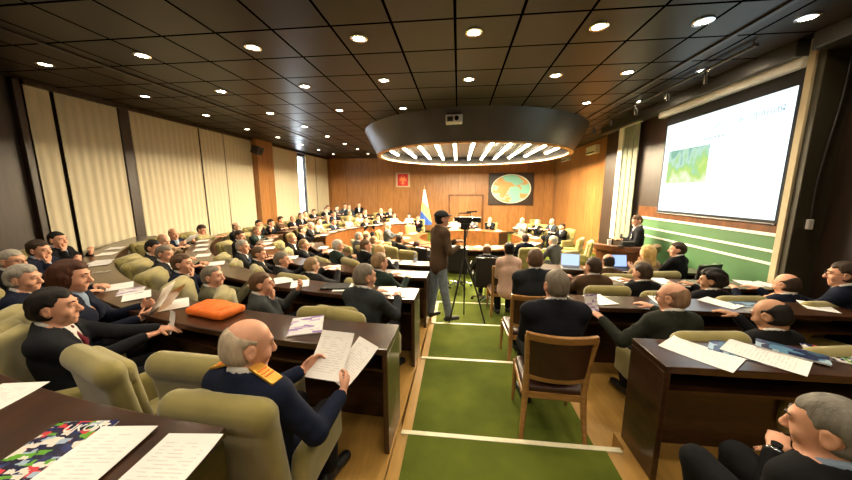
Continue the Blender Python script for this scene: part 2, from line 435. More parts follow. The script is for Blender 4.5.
# ------------------------------------------------------------------ people
def V3(*a): return np.array(a, dtype=np.float64)
def rotm(yaw=0, pitch=0, roll=0):
    """columns = local axes of a head that faces +Y; yaw>0 turns to its left, pitch>0 nods down"""
    M = Matrix.Rotation(radians(yaw), 3, 'Z') @ Matrix.Rotation(-radians(pitch), 3, 'X') @ Matrix.Rotation(radians(roll), 3, 'Y')
    return np.array(M)
class Xf:
    def __init__(s, M, o, sc=1.): s.M = M; s.o = np.array(o); s.sc = sc
    def __call__(s, x, y, z): return s.o+s.M @ (np.array((x, y, z))*s.sc)
def head_sdf(s, T, q, neck, o):
    M = T.M; sc = T.sc; fem = o.get('fem', False)
    R = lambda *r: tuple(v*sc for v in r)
    wid = o.get('wide', 1.)
    s.ell(T(0, -.014, .028), R(.077*wid, .097, .092), M, .015)
    s.ell(T(0, .022, -.022), R(.064*wid, .071, .086), M, .02)
    s.ell(T(0, .026, -.070), R((.046 if fem else .054)*wid, .054, .044), M, .025)
    s.ell(T(0, .070, -.098), R(.020, .018, .016), M, .022)
    s.cone(neck, T(0, -.022, -.055), .057 if not fem else .048, .056*sc if not fem else .047*sc, .03)
    if o.get('jowl'): s.ell(T(0, .035, -.105), R(.056, .045, .032), M, .03)
    if q >= 1:
        for sx in (-1, 1): s.ell(T(.040*sx*wid, .062, -.028), R(.024, .022, .026), M, .02)
        s.cone(T(-.034, .078, .036), T(.034, .078, .036), .012*sc, k=.018)
        if q >= 2:
            for sx in (-1, 1): s.ell(T(.031*sx, .096, .016), R(.018, .014, .012), M, .012, 'd')
            for sx in (-1, 1): s.ell(T(.031*sx, .0765, .015), R(.0135, .0120, .0125), M, .004)
            for sx in (-1, 1): s.cone(T(.017*sx, .088, .0265), T(.045*sx, .078, .0255), .0055*sc, k=.006)
        s.cone(T(0, .084, .022), T(0, .110, -.020), .0085*sc, .0135*sc, .010)
        s.ell(T(0, .104, -.027), R(.0185, .014, .011), M, .008)
        if q >= 2:
            s.cone(T(-.020, .084, -.058), T(.020, .084, -.058), .0070*sc, k=.006)
            s.cone(T(-.018, .083, -.071), T(.018, .083, -.071), .0078*sc, k=.006)
            s.cone(T(-.022, .092, -.0645), T(.022, .092, -.0645), .0028*sc, k=.003, op='d')
        for sx in (-1, 1):
            E = M @ np.array(Matrix.Rotation(radians(22)*-sx, 3, 'Z'))
            s.ell(T(.079*sx*wid, -.012, -.002), R(.0095, .022, .034), E, .006)
            s.ell(T(.077*sx*wid, -.004, -.028), R(.009, .011, .012), E, .006)
            if q >= 2: s.ell(T(.088*sx*wid, -.010, .002), R(.006, .012, .020), E, .005, 'd')
def hair_sdf(lo, hi, h, T, style, wid=1., seed=0.):
    M = T.M; sc = T.sc; R = lambda *r: tuple(v*sc for v in r)
    s = SDF(lo, hi, h)
    th = {'thick': .016, 'short': .007, 'fringe': .0055, 'receding': .0065, 'bob': .02, 'crop': .0035, 'curly': .022, 'long': .022, 'updo': .012, 'bushy': .034}[style]
    s.ell(T(0, -.015, .030), R(.078*wid+th, .098+th, .093+th), M, .012)
    s.ell(T(0, -.030, -.025), R(.070*wid+th*.8, .074+th*.8, .062), M, .03)
    if style == 'curly':
        for k in range(26):
            a = k*2.4; b = -0.4+1.6*((k*.618) % 1)
            s.ell(T(.088*cos(a)*cos(b), -.02+.108*sin(a)*cos(b), .035+.105*sin(b)), R(.03, .03, .03), M, .012)
    if style in ('bob', 'long'):
        zz = -.10 if style == 'bob' else -.17
        for sx in (-1, 1): s.cone(T(.072*sx, -.012, .01), T(.074*sx, -.01, zz), .034*sc, .030*sc, .03)
        s.cone(T(0, -.06, .0), T(0, -.075, zz), .075*sc, .055*sc, .03)
    if style == 'updo': s.ell(T(0, -.095, .06), R(.05, .045, .05), M, .02)
    X, Y, Z = s.grid()
    D = [X-T.o[0], Y-T.o[1], Z-T.o[2]]
    x, y, z = [(D[0]*M[0][i]+D[1]*M[1][i]+D[2]*M[2][i])/sc for i in range(3)]
    wob = .006*np.sin(70*x+seed)*np.sin(55*z+2*seed)+.004*np.sin(120*x+3*seed+60*y)
    amp = {'thick': 1., 'curly': 1.2, 'bushy': 1.6, 'bob': .7, 'long': .8, 'short': .5}.get(style, .3)
    s.F += (.5*wob*amp).astype(np.float32)
    temple = y-.012-.55*np.clip(z-.02, 0, .08)          # in front of this line is face at the side
    top = .066-z+.25*np.clip(np.abs(x)-.03, 0, .1)+.3*np.clip(y-.05, 0, .1)  # below this height is forehead
    nape = -.078-z
    if style == 'fringe': keep = np.maximum(np.maximum(y-.010, z-.050-.42*np.clip(-y-.02, 0, .1)), nape)
    elif style == 'receding': keep = np.maximum(np.minimum(np.maximum(y-.012, 0*x-1), np.maximum(.07-z, y-.042+.4*np.abs(x))), nape)
    elif style == 'curly': keep = np.maximum(y-.045-.5*np.clip(z-.02, 0, .1), -.09-z)
    elif style in ('bob', 'long'): keep = np.minimum(np.maximum(y-.035, -.9+0*x), np.minimum(top, .25+0*x)+.0)
    else: keep = np.maximum(np.minimum(temple, np.maximum(top, temple-.16)), nape)
    # ears stay free
    ear = .030-np.sqrt((y+.010)**2+((z+.004)*.9)**2)
    if style not in ('bob', 'long', 'curly'): keep = np.maximum(keep, np.where(np.abs(x) > .05, ear, -1))
    keep = keep+.004*np.sin(95*x+seed)*np.sin(80*z+seed)+.003*np.sin(150*(y+z)+2*seed)
    s.F += (th*.95*np.exp(np.clip(keep, -1, 0)/.022)).astype(np.float32)
    s.F = np.maximum(s.F, (keep*sc*.8).astype(np.float32))
    return s
def hand_sdf(s, w, d, n, side, curl, q, sc=1.):
    """w wrist, d direction of the fingers, n palm normal (palm faces n); side +1 right hand, -1 left hand"""
    d = d/np.linalg.norm(d); n = n-d*(n @ d); n /= np.linalg.norm(n)
    lat = np.cross(d, n)*side                      # towards the thumb for the pose
    lat = -lat if False else lat
    s.cone(w, w+d*.055*sc, .030*sc, .036*sc, .012, flat=(n, .55))
    s.cone(w+d*.05*sc, w+d*.085*sc, .037*sc, .038*sc, .012, flat=(n, .42))
    if q == 0:
        s.cone(w+d*.09*sc, w+d*.15*sc, .033*sc, .02*sc, .01, flat=(n, .5)); return
    fr = .0088*sc if q >= 2 else .0105*sc
    for i, (off, L) in enumerate(((.030, .070), (.010, .080), (-.010, .075), (-.029, .060))):
        b = w+d*(.092-.004*abs(i-1))*sc+lat*off*sc; c = curl*(1+.12*i)
        e1 = b+(d*cos(c*.5)+n*sin(c*.5))*L*.48*sc
        e2 = e1+(d*cos(c*1.25)+n*sin(c*1.25))*L*.30*sc
        e3 = e2+(d*cos(c*1.9)+n*sin(c*1.9))*L*.24*sc
        s.cone(b-d*.012*sc, e1, fr*1.05, fr, .003); s.cone(e1, e2, fr, fr*.92, .002); s.cone(e2, e3, fr*.92, fr*.8, .002)
    b = w+d*.028*sc+lat*.026*sc; t = d*.68+lat*.62+n*.40; t /= np.linalg.norm(t)
    e1 = b+t*.038*sc; e2 = e1+(t*.7+d*.5+n*.25*curl)*.034*sc
    s.cone(b, e1, .0145*sc, .0115*sc, .008); s.cone(e1, e2, .0112*sc, .009*sc, .002)
def ik(S, T, L1, L2, pole):
    d = T-S; D = np.linalg.norm(d)
    if D > (L1+L2)*.985: T = S+d/D*(L1+L2)*.985; d = T-S; D = np.linalg.norm(d)
    a = (L1*L1-L2*L2+D*D)/(2*D); h = sqrt(max(L1*L1-a*a, 0)); u = d/D
    p = pole-u*(pole @ u); p /= np.linalg.norm(p)
    return S+u*a+p*h, T
HAIRCOL = dict(black=(.012, .009, .008), dark=(.040, .024, .015), brown=(.11, .062, .034), light=(.26, .165, .085), grey=(.33, .30, .25), salt=(.18, .15, .115),
               white=(.50, .47, .41), blond=(.50, .33, .13), auburn=(.065, .022, .010))
SUIT = dict(black=(.006, .006, .0075), navy=(.007, .010, .024), char=(.016, .0165, .019), grey=(.075, .077, .080), slate=(.026, .034, .046), brown=(.070, .040, .022), olive=(.19, .18, .085),
            beige=(.46, .36, .24), white=(.68, .66, .62), pink=(.66, .45, .36), cream=(.62, .53, .36), tan=(.30, .21, .12), green=(.02, .035, .028))
SKIN = dict(fair=(.74, .45, .31), mid=(.66, .37, .24), tan=(.50, .26, .15), red=(.72, .37, .24), dark=(.34, .17, .10))
PEOPLE = []
TIES = [(.02, .03, .10), (.16, .02, .03), (.05, .06, .08), None, (.03, .03, .035), (.20, .15, .10), (.06, .10, .18)]
def person(pos, face, hz=1.06, pose='table', lean=.06, head=(0, 5, 0), hair='short', hcol='dark', suit='black', skin='mid', q=1, label='', group=None,
           stand=False, tie=None, shirt='white', fem=False, wide=1., jowl=False, belly=.0, glasses=False, build=1., sleeves=True, side_r=None, targets=None, trousers=None, extra=None, headoff=None, collar=True, arms=None):
    """pos = world spot under the head (x, y, floor z); face = heading in degrees (0 looks along +Y, + turns to -X)"""
    fz = pos[2]; B = build*.93
    if stand: hipz, L = .93, hz-.93-.155
    else:
        hipz = .455; L = (hz-.145-hipz)/cos(lean)
        L0 = .47; dl = L-L0; hipz += dl*.55*cos(lean); L -= dl*.55
        hipz = min(max(hipz, .41), .56); L = (hz-.145-hipz)/cos(lean)
    u = V3(0, sin(lean), cos(lean)); hip = V3(0, 0, hipz)
    chest = hip+u*L*.66; neck = hip+u*L
    hc = neck+V3(0, .028, .145) if not stand else neck+V3(0, .025, .155)
    if headoff is not None: hc = hc+np.array(headoff)
    T = Xf(rotm(*head), hc, 1.05 if not fem else 1.0)
    sw = .170*B*(.9 if fem else 1.)
    SH = {s: hip+u*L*.90+V3(s*sw, 0, -.004) for s in (1, -1)}
    dz = .795
    arm = dict(table={1: (.15, .44, dz+.035), -1: (-.15, .44, dz+.035)}, read={1: (.16, .36, dz+.0), -1: (-.15, .37, dz+.02)},
               lap={1: (.10, .30, .60), -1: (-.10, .31, .60)}, fold={1: (-.10, .25, .80), -1: (.11, .22, .83)},
               stand={1: (.26, .05, .80), -1: (-.26, .05, .80)}, rest={1: (.24, .26, .66), -1: (-.24, .26, .66)})
    A = dict(arm.get(pose, arm['table']))
    if pose == 'chin':
        A[1] = tuple(hc+T.M @ V3(.045, .105, -.165)); A[-1] = (-.05, .40, dz+.03)
    if pose == 'chinL':
        A[-1] = tuple(hc+T.M @ V3(-.045, .105, -.165)); A[1] = (.05, .40, dz+.03)
    if targets: A.update(targets)
    AR = {}
    for s in (1, -1):
        W = np.array(A[s]); pole = V3(s*.5, -.3, -.9)
        if pose in ('chin', 'chinL') and A[s][2] > hc[2]-.35: pole = V3(s*.25, .35, -1)
        if arms and s in arms: pole = np.array(arms[s])
        E_, W_ = ik(SH[s], W, .285, .255, pole); AR[s] = (SH[s], E_, W_)
    # legs
    LG = {}
    for s in (1, -1):
        if stand: kn = V3(s*.10, .015, .50); an = V3(s*.115, -.01, .085)
        else: kn = V3(s*.115, .40, max(hipz+.02, .47)); an = V3(s*.10, .36+.04*s, .085)
        if side_r and s in side_r: kn, an = [np.array(v) for v in side_r[s]]
        LG[s] = (hip+V3(s*.085, 0, -.015), kn, an)
    pts = [hc+V3(0, 0, .16), hc-V3(.12, .14, .14), hc+V3(.12, .16, .1)]
    for s in (1, -1):
        for p in AR[s]: pts += [p-.09, p+.09]
        w = AR[s][2]; pts += [w-V3(.19, .19, .19)*(.9), w+V3(.19, .19, .19)*.9]
        for p in LG[s]: pts += [p-.11, p+.11]
        pts += [LG[s][2]+V3(.06, .22, 0)]
    pts += [hip-V3(.26, .22, .15), hip+V3(.26, .22, .1)]
    lo = np.min(pts, 0); hi = np.max(pts, 0); lo[2] = max(lo[2], -.02)
    hh, hH, hHand = {2: (.022, .0068, .0068), 1: (.03, .0105, .0095), 0: (.038, .017, .03)}[q]
    zones = [(hc-V3(.11, .13, .14), hc+V3(.11, .15, .14), hH)]
    if q >= 1:
        for s in (1, -1):
            S_, E_, W_ = AR[s]; d = (W_-E_)/np.linalg.norm(W_-E_); c = W_+d*.08
            zones.append((c-.105, c+.105, hHand))
    def torso(s, inf, k=.05):
        fl = (V3(0, cos(lean), -sin(lean)), .70)
        g = (.92 if fem else 1.)*B
        s.cone(hip+u*.02, hip+u*L*.40+V3(0, belly*.25, 0), .168*B+inf+belly*.3, .150*g+inf+belly*.5, k, flat=fl)
        s.cone(hip+u*L*.40+V3(0, belly*.25, 0), chest, .150*g+inf+belly*.5, .172*g+inf, k, flat=fl)
        s.cone(chest, hip+u*L*.86, .172*g+inf, .125*g+inf, k, flat=fl)
        if fem:
            for sx in (-1, 1): s.ell(chest+V3(sx*.075, .095, -.0), (.068+inf, .06+inf, .068+inf), None, .03)
        s.cone(SH[-1]*.93+SH[1]*.07, SH[1]*.93+SH[-1]*.07, .060+inf, k=k)
        for sx in (1, -1): s.cone(neck+V3(sx*.03, -.012, -.005), SH[sx]+V3(-sx*.03, -.005, .012), .045+inf*.7, .050+inf, .04)
    # ---- body: one continuous skin
    s = SDF(lo, hi, hh, zones)
    torso(s, 0.)
    for sx in (1, -1):
        S_, E_, W_ = AR[sx]; d = (W_-E_)/np.linalg.norm(W_-E_)
        s.cone(S_, E_, .050*B, .040*B, .03); s.cone(E_, W_, .041*B, .028*B, .012)
        if pose in ('chin', 'chinL') and A[sx][2] > hc[2]-.35: hd = d*.5+V3(-sx*.3, .25, .4); nn = V3(0, -.8, .5)*1.0; cu = 1.15
        elif pose == 'fold': hd = d; nn = V3(0, -1, .2); cu = .35
        elif pose == 'read': hd = d*.6+V3(-sx*.15, .35, .3); nn = V3(-sx, .1, .15); cu = .75
        elif pose in ('stand', 'rest') and A[sx][2] < .95: hd = d; nn = V3(-sx, 0, -.1); cu = .55
        else: hd = d*V3(1, 1, .25)+V3(-sx*.25, .1, 0); nn = V3(0, .05, -1); cu = .42
        hand_sdf(s, W_, hd, nn, sx, cu, q, .96 if not fem else .86)
        H_, K_, N_ = LG[sx]
        s.cone(H_, K_, .078*B, .052*B, .03); s.cone(K_, N_, .052*B, .036*B, .012); s.cone(N_+V3(0, -.03, -.04), N_+V3(sx*.02, .14, -.055), .032, .028, .01)
    head_sdf(s, T, q, neck-u*.02, dict(fem=fem, wide=wide, jowl=jowl))
    me = s.mesh('person')
    root = link('person', me, 'skin'); root.color = (*SKIN.get(skin, skin), 1)
    props(root, label, 'person', group)
    fa = radians(face)
    ox, oy = hc[0], hc[1]
    root.location = (pos[0]-(cos(fa)*ox-sin(fa)*oy), pos[1]-(sin(fa)*ox+cos(fa)*oy), fz)
    root.rotation_euler = (0, 0, fa)
    def child(name, sd, mat, col=None, par=None):
        o = link(name, sd.mesh(name), mat, par or root)
        if col is not None: o.color = (*col, 1)
        return o
    # ---- jacket / blouse
    sc_ = SUIT.get(suit, suit)
    lo2 = lo.copy(); lo2[2] = hip[2]-.17; hi2 = hi.copy(); hi2[2] = hc[2]-.02
    zj = [(neck-V3(.13, .13, .10), neck+V3(.13, .15, .07), {2: .010, 1: .017, 0: .03}[q])]
    j = SDF(lo2, hi2, {2: .017, 1: .025, 0: .035}[q], zj)
    torso(j, .017)
    if not fem:                                   # squarer padded shoulders, skirts of the jacket over the hips
        for sx in (1, -1): j.ell(SH[sx]+V3(sx*.012, 0, .006), (.066*B, .062*B, .058), None, .03)
    if stand: j.cone(hip+u*.05, hip-u*(.02 if trousers == 'denim' else .10), .182*B, .186*B, .04, flat=(V3(0, 1, 0), .72))
    else:
        for sx in (1, -1): j.cone(hip+V3(sx*.07, -.01, 0), hip+V3(sx*.085, .10, .015), .105*B, .088*B, .04)
    for sx in (1, -1):
        S_, E_, W_ = AR[sx]; d = (W_-E_)/np.linalg.norm(W_-E_)
        j.cone(S_+V3(0, 0, -.004), E_, .070*B, .056*B, .035); j.cone(E_, W_-d*.030, .056*B, .043, .02)
        for kf in (.35, .62, .85):                # folds across the sleeve
            p = S_+(E_-S_)*kf; j.cone(p+V3(-.05, .03, .02), p+V3(.05, -.03, -.02), .012, k=.02) if q >= 1 else None
    j.cone(neck+V3(0, -.028, -.025), neck+V3(0, -.016, .030), .084, .081, .02)
    j.cone(neck+V3(0, -.010, .060), neck+V3(0, .012, .12), .068, .075, .0, 'd')
    X, Y, Z = j.grid(); dn = np.sqrt((X-neck[0])**2+(Y-neck[1]+.01)**2)
    cut = np.where(dn+0*Z < .10, Z-(neck[2]+.044)+.50*(Y-neck[1])+0*X, -1)
    j.F = np.maximum(j.F, cut.astype(np.float32))
    if collar:
        vdir = chest-u*L*.20
        j.cone(neck+V3(0, .075, .04), V3(0, 0, 0)+hip+u*L*.50+V3(0, .155+belly*.6, 0), .058, .012, .006, 'd')
        if q >= 1 and not fem:
            for sx in (1, -1):
                p0, p1, p2 = neck+V3(sx*.070, .030, .030), hip+u*L*.80+V3(sx*.062, .112+belly*.2, 0), hip+u*L*.50+V3(sx*.014, .128+belly*.6, 0)
                j.cone(p0, p1, .011, .017, .006); j.cone(p1, p2, .017, .010, .006)
    jk = child('jacket' if not fem else 'blouse', j, 'suit', sc_)
    # ---- shirt with collar band
    if collar:
        c = SDF(neck-V3(.17, .15, .42), neck+V3(.17, .24, .10), {2: .010, 1: .018, 0: .028}[q], [])
        fl = (V3(0, cos(lean), -sin(lean)), .70); g = (.92 if fem else 1.)*B
        c.cone(hip+u*L*.45+V3(0, belly*.25, 0), chest, .148*g+.006+belly*.5, .172*g+.006, .05, flat=fl); c.cone(chest, hip+u*L*.86, .178*g, .131*g, .05, flat=fl)
        c.cone(neck+V3(0, .02, -.04), neck+V3(0, -.004, -.01), .07, .066, .03)
        c.cone(neck+V3(0, -.014, -.015), neck+V3(0, -.006, .05), .072, .0715, .008)
        X, Y, Z = c.grid(); c.F = np.maximum(c.F, np.maximum((np.abs(X)-.105), -(Y-neck[1]+.115)).astype(np.float32)+0*c.F)
        c.F = np.maximum(c.F, (Z-(neck[2]+.064)+.50*(Y-neck[1])+0*X).astype(np.float32))
        c.F = np.maximum(c.F, (hip[2]+.20*L-Z+0*X+0*Y).astype(np.float32))
        child('shirt', c, 'shirt', {'white': (.72, .70, .66), 'blue': (.22, .30, .42), 'grey': (.3, .3, .31), 'cream': (.6, .5, .36), 'dark': (.03, .03, .035)}[shirt])
        if tie is None and not fem and shirt == 'white' and q >= 1: tie = TIES[len(PEOPLE) % len(TIES)]
        if tie is not None and q >= 1:
            t = SDF(neck-V3(.06, .08, .32), neck+V3(.06, .26, .06), {2: .010, 1: .015}[q])
            k0 = neck+V3(0, .074, -.012); k1 = chest+u*.04+V3(0, .128, 0); k2 = hip+u*L*.45+V3(0, .12+belly*.7, 0)
            t.cone(k0, k1, .017, .022, .01, flat=(V3(0, 1, 0), .6)); t.cone(k1, k2, .022, .032, .01, flat=(V3(0, 1, 0), .5)); t.ell(k0+V3(0, .004, .006), (.022, .016, .018), None, .01)
            child('tie', t, 'suit', tie)
    # ---- trousers and shoes
    if q >= 1 or stand:
        tr = SDF(lo, V3(hi[0], hi[1], hip[2]+.22), {2: .02, 1: .028, 0: .035}[q])
        tr.cone(hip+V3(-.07, -.0, -.0), hip+V3(.07, -.0, -.0), .105*B, k=.03); tr.cone(hip, hip+u*.06, .15*B, .15*B, .03, flat=(V3(0, 1, 0), .75))
        for sx in (1, -1):
            H_, K_, N_ = LG[sx]
            tr.cone(H_, K_, .095*B, .069, .03); tr.cone(K_, N_+V3(0, 0, .03), .069, .058, .02)
        child('trousers', tr, 'suit' if trousers != 'denim' else 'denim', (.011, .011, .013) if trousers is None else (SUIT.get(trousers, (.1, .1, .1))))
        for sx in (1, -1):
            H_, K_, N_ = LG[sx]
            f = SDF(N_-V3(.09, .13, .10), N_+V3(.09, .25, .05), {2: .014, 1: .018, 0: .02}[q])
            f.cone(N_+V3(0, -.045, -.045), N_+V3(sx*.025, .15, -.05), .042, .038, .01, flat=(V3(0, 0, 1), .9)); f.cone(N_+V3(0, -.01, -.04), N_+V3(0, 0, .0), .046, .044, .02)
            X, Y, Z = f.grid(); f.F = np.maximum(f.F, (N_[2]-.083-Z+0*X+0*Y).astype(np.float32))
            child('shoe', f, 'dark_plastic')
    # ---- hair
    if hair != 'bald':
        hl = hc-V3(.16, .18, .24); hu = hc+V3(.16, .17, .19)
        hs = hair_sdf(hl, hu, {2: .0075, 1: .011, 0: .017}[q], T, hair, wide, seed=len(PEOPLE)*1.7)
        child('hair', hs, 'hair', HAIRCOL.get(hcol, hcol))
    if q >= 2:
        for sx in (1, -1):
            e = SDF(T(.031*sx, .077, .014)-.02, T(.031*sx, .077, .014)+.02, .0035)
            e.ell(T(.031*sx, .0785, .0135), (.0118, .0122, .0068), T.M, 0)
            eo = child('eye', e, 'shirt', (.55, .50, .46))
            p = SDF(T(.031*sx, .09, .014)-.012, T(.031*sx, .09, .014)+.012, .0025)
            p.ell(T(.031*sx, .0892, .0135), (.0052, .0026, .0052), T.M, 0)
            child('iris', p, 'hair', (.02, .012, .008), eo)
            b = SDF(T(.033*sx, .09, .04)-.035, T(.033*sx, .09, .04)+.035, .005)
            b.cone(T(.014*sx, .0935, .036), T(.034*sx, .0905, .0415), .0048, .0052, .003); b.cone(T(.034*sx, .0905, .0415), T(.052*sx, .074, .036), .0052, .003, .003)
            child('eyebrow', b, 'hair', HAIRCOL.get(hcol, (.1, .1, .1)) if hair != 'bald' else (.12, .09, .07))
    if glasses:
        gm = MB()
        for sx in (1, -1):
            ring = [Vector(T(.033*sx+.023*cos(a), .107-.012*abs(cos(a))*.3, .010+.018*sin(a))) for a in np.linspace(0, 2*pi, 17)]
            gm.tube(ring, .0016 if q >= 2 else .003, 6, False)
            gm.tube([Vector(T(.056*sx, .102, .016)), Vector(T(.078*sx, .06, .018)), Vector(T(.086*sx, -.02, .012))], .0018 if q >= 2 else .003, 6)
        gm.tube([Vector(T(-.011, .108, .014)), Vector(T(.011, .108, .014))], .0018, 6)
        gm.build('glasses', 'dark_plastic', root, smooth=True)
    info = dict(root=root, T=T, AR=AR, hip=hip, neck=neck, SH=SH, label=label, face=face, fz=fz, stand=stand, chest=chest, hc=hc, u=u, q=q)
    PEOPLE.append(info)
    return info
# ------------------------------------------------------------------ setting
CL = (-.3, 9.8)                                    # centre of the curved rows
RIN = {'L0': 8.89, 'L1': 7.65, 'L2': 6.40, 'L3': 5.16, 'L4': 3.95}
TIER = {'L0': .60, 'L1': .48, 'L2': .36, 'L3': .24, 'L4': .12, 'R1': .48, 'R2': .36, 'R3': .24, 'R4': .12, 'RING': 0., 'F1': .12, 'F2': .24, 'F3': .36}
DT = .785
HC = 4.18
XL, XR, YB = -7.55, 4.75, 17.0
# floor slab, tiers, aisle
m = MB(); m.box((-9, -3, -.2), (6.5, 18, 0)); struct('floor', m, 'carpet')
def a_at(R, x): return math.asin(max(-1, min(1, (CL[0]-x)/R)))
for k, (row, R1) in enumerate((('L0', 12.4), ('L1', 8.89), ('L2', 7.65), ('L3', 6.40), ('L4', 5.16))):
    R0 = RIN[row]; a0 = a_at(R0, -.43)
    amax = {'L0': 52, 'L1': 66, 'L2': 76, 'L3': 80, 'L4': 66}[row]
    m = MB(); m.arc(CL, R0, R1, .001, TIER[row], a0, radians(amax)); struct('floor_tier_left', m, 'ochre_floor')
for row, R0, R1, a0, a1 in (('F1', 3.95, 5.16, 78, 152), ('F2', 5.16, 6.40, 80, 152), ('F3', 6.40, 7.6, 88, 152)):
    m = MB(); m.arc(CL, R0, R1, .001, TIER[row]-.001, radians(a0), radians(a1)); struct('floor_tier_far', m, 'ochre_floor')
YN = [.80, 2.0, 3.25, 4.47, 5.71]; TZ = [.60, .48, .36, .24, .12]
for k in range(5):
    y1 = YN[k]; y0 = YN[k-1] if k else -2.6
    m = MB(); m.box((-.43, y0, .0005), (1.20, y1, TZ[k])); struct('floor_tier_aisle', m, 'ochre_floor')
    x0, x1 = (-.345, 1.06)
    m = MB(); m.box((x0, y0+.004, TZ[k]-.004), (x1, y1-.034, TZ[k]+.008)); struct('floor_carpet', m, 'carpet')
    m = MB(); m.box((-.40 if k else -.40, y1-.034, TZ[k]-.03), (1.17, y1+.006, TZ[k]+.011)); struct('trim_%d' % (k+1), m, 'nosing', .003)
for k, (y0, y1, z) in enumerate(((-2.6, .98, .60), (.98, 2.16, .48), (2.16, 3.38, .36), (3.38, 4.62, .24), (4.62, 5.86, .12))):
    m = MB(); m.box((1.20, y0, .001), (XR if y1 < 4.5 else 4.45, y1, z)); struct('floor_tier_right', m, 'ochre_floor')
# ceiling with two low glossy rails
m = MB(); m.box((-8, -3, HC), (6.5, 18, HC+.1)); struct('ceiling', m, 'ceiling_panels')
for i, x in enumerate((-5.35, 3.30)):
    m = MB(); m.box((x-.03, -2, HC-.025), (x+.03, YB, HC)); struct('trim_%d' % (10+i), m, 'wall_dark', .004)
# left wall with one narrow window between the curtains
m = MB(); m.box((XL-.15, -3, 0), (XL, 13.66, HC)); m.box((XL-.15, 14.41, 0), (XL, YB+.1, HC)); m.box((XL-.15, 13.66, 0), (XL, 14.41, .5)); m.box((XL-.15, 13.66, 4.0), (XL, 14.41, HC)); struct('wall_left', m, 'wall_dark')
w1 = MB()
for lo, hi in (((XL-.12, 13.66, .5), (XL-.06, 13.71, 4.0)), ((XL-.12, 14.36, .5), (XL-.06, 14.41, 4.0)), ((XL-.12, 13.71, .5), (XL-.06, 14.36, .56)), ((XL-.12, 13.71, 3.94), (XL-.06, 14.36, 4.0)), ((XL-.12, 13.71, 2.2), (XL-.06, 14.36, 2.25))): w1.box(lo, hi)
wf = struct('window_1', w1, 'white_metal', .004)
gm_, nt_, b_ = newmat('window_glass'); b_.inputs['Transmission Weight'].default_value = 1.; b_.inputs['Roughness'].default_value = 0.; b_.inputs['IOR'].default_value = 1.1; b_.inputs['Base Color'].default_value = (1, 1, 1, 1)
pm = MB(); pm.box((XL-.092, 13.70, .55), (XL-.088, 14.37, 3.95)); pm.build('window_pane', 'window_glass', wf)
for i, (y0, y1) in enumerate(((6.17, 6.38), (10.47, 11.42))):
    m = MB(); m.box((XL, y0, 0), (XL+.30 if i else XL+.12, y1, HC)); struct('wall_left_pillar', m, 'wall_wood_side' if i else 'wall_dark', .01)
m = MB(); m.box((XL, 4.60, 0), (XL+.10, 4.70, HC)); struct('wall_left_pillar', m, 'wall_dark', .01)
m = MB(); m.box((XL, 4.7, 4.10), (XL+.16, YB, HC)); struct('trim_12', m, 'wall_dark', .006)
# back wall
m = MB(); m.box((XL-.15, YB, 0), (6.5, YB+.15, HC)); struct('wall_back', m, 'wall_wood')
m = MB(); m.box((XL, -3.1, 0), (6.5, -2.9, HC)); struct('wall_rear', m, 'wall_dark')
d1 = MB(); d1.box((-.55, YB-.06, 0), (-.45, YB, 2.14)); d1.box((1.30, YB-.06, 0), (1.40, YB, 2.14)); d1.box((-.55, YB-.06, 2.06), (1.40, YB, 2.16))
df = struct('door_1', d1, 'desk_front', .006)
for i in (0, 1):
    p = MB(); x0 = -.445+.87*i; p.box((x0, YB-.035, .01), (x0+.862, YB-.005, 2.055)); q_ = p.build('door_leaf', 'wall_wood', df, .006)
    h = MB(); xx = x0+(.80 if i == 0 else .06); h.tube([(xx, YB-.035, 1.0), (xx, YB-.085, 1.0), (xx, YB-.085, 1.14), (xx, YB-.035, 1.14)], .011, 8); h.build('door_handle', 'chrome', q_, smooth=True)
m = MB(); m.box((XL, YB-.03, 0), (-.56, YB, .12)); m.box((1.41, YB-.03, 0), (5.1, YB, .12)); struct('baseboard_back', m, 'wall_dark', .004)
# right side: far wood wall, dark column, screen wall, green dado, pilaster, dark recess
m = MB(); m.box((5.10, 9.9, 0), (5.3, YB, HC)); struct('wall_right_far', m, 'wall_wood_side')
m = MB(); m.box((4.98, 10.35, 0), (5.10, 10.65, HC)); struct('trim_13', m, 'chair_wood', .01)
m = MB(); m.box((4.42, 9.05, 0), (5.3, 9.9, HC)); struct('wall_right_column', m, 'wall_dark', .008)
m = MB(); m.box((4.45, 4.52, 0), (4.75, 9.05, HC)); struct('wall_right', m, 'wall_dark')
m = MB(); m.box((4.45-.02, 4.60, 1.69), (4.45, 7.95, 1.95)); struct('wall_right_band', m, 'desk_front')
m = MB(); m.box((4.40, 4.60, 0), (4.45, 8.05, 1.69)); struct('wall_right_dado', m, 'green_wall', .005)
for i, (z, w) in enumerate(((1.69, .022), (1.46, .018), (1.28, .018))):
    m = MB(); m.box((4.385, 4.60, z-w), (4.402, 8.05, z+w)); struct('trim_%d' % (14+i), m, 'white_trim', .003)
m = MB(); m.box((4.40, 4.43, 0), (5.0, 4.52, HC)); struct('wall_right_pilaster', m, 'olive_wall', .008)
m = MB(); m.box((4.37, 4.515, 0), (4.45, 4.60, HC)); struct('trim_17', m, 'cream', .004)
m = MB(); m.box((XR, -3, 0), (5.0, 4.43, HC)); struct('wall_right_near', m, 'wall_dark')
m = MB(); m.box((XR-.06, 3.35, 0), (XR, 3.45, HC)); struct('trim_18', m, 'wall_dark', .004)
m = MB(); m.box((4.22, 4.60, 3.98), (4.75, 9.9, HC)); m.box((4.22, -3, 3.98), (4.75, 4.43, HC)); struct('trim_19', m, 'ring_metal', .008)
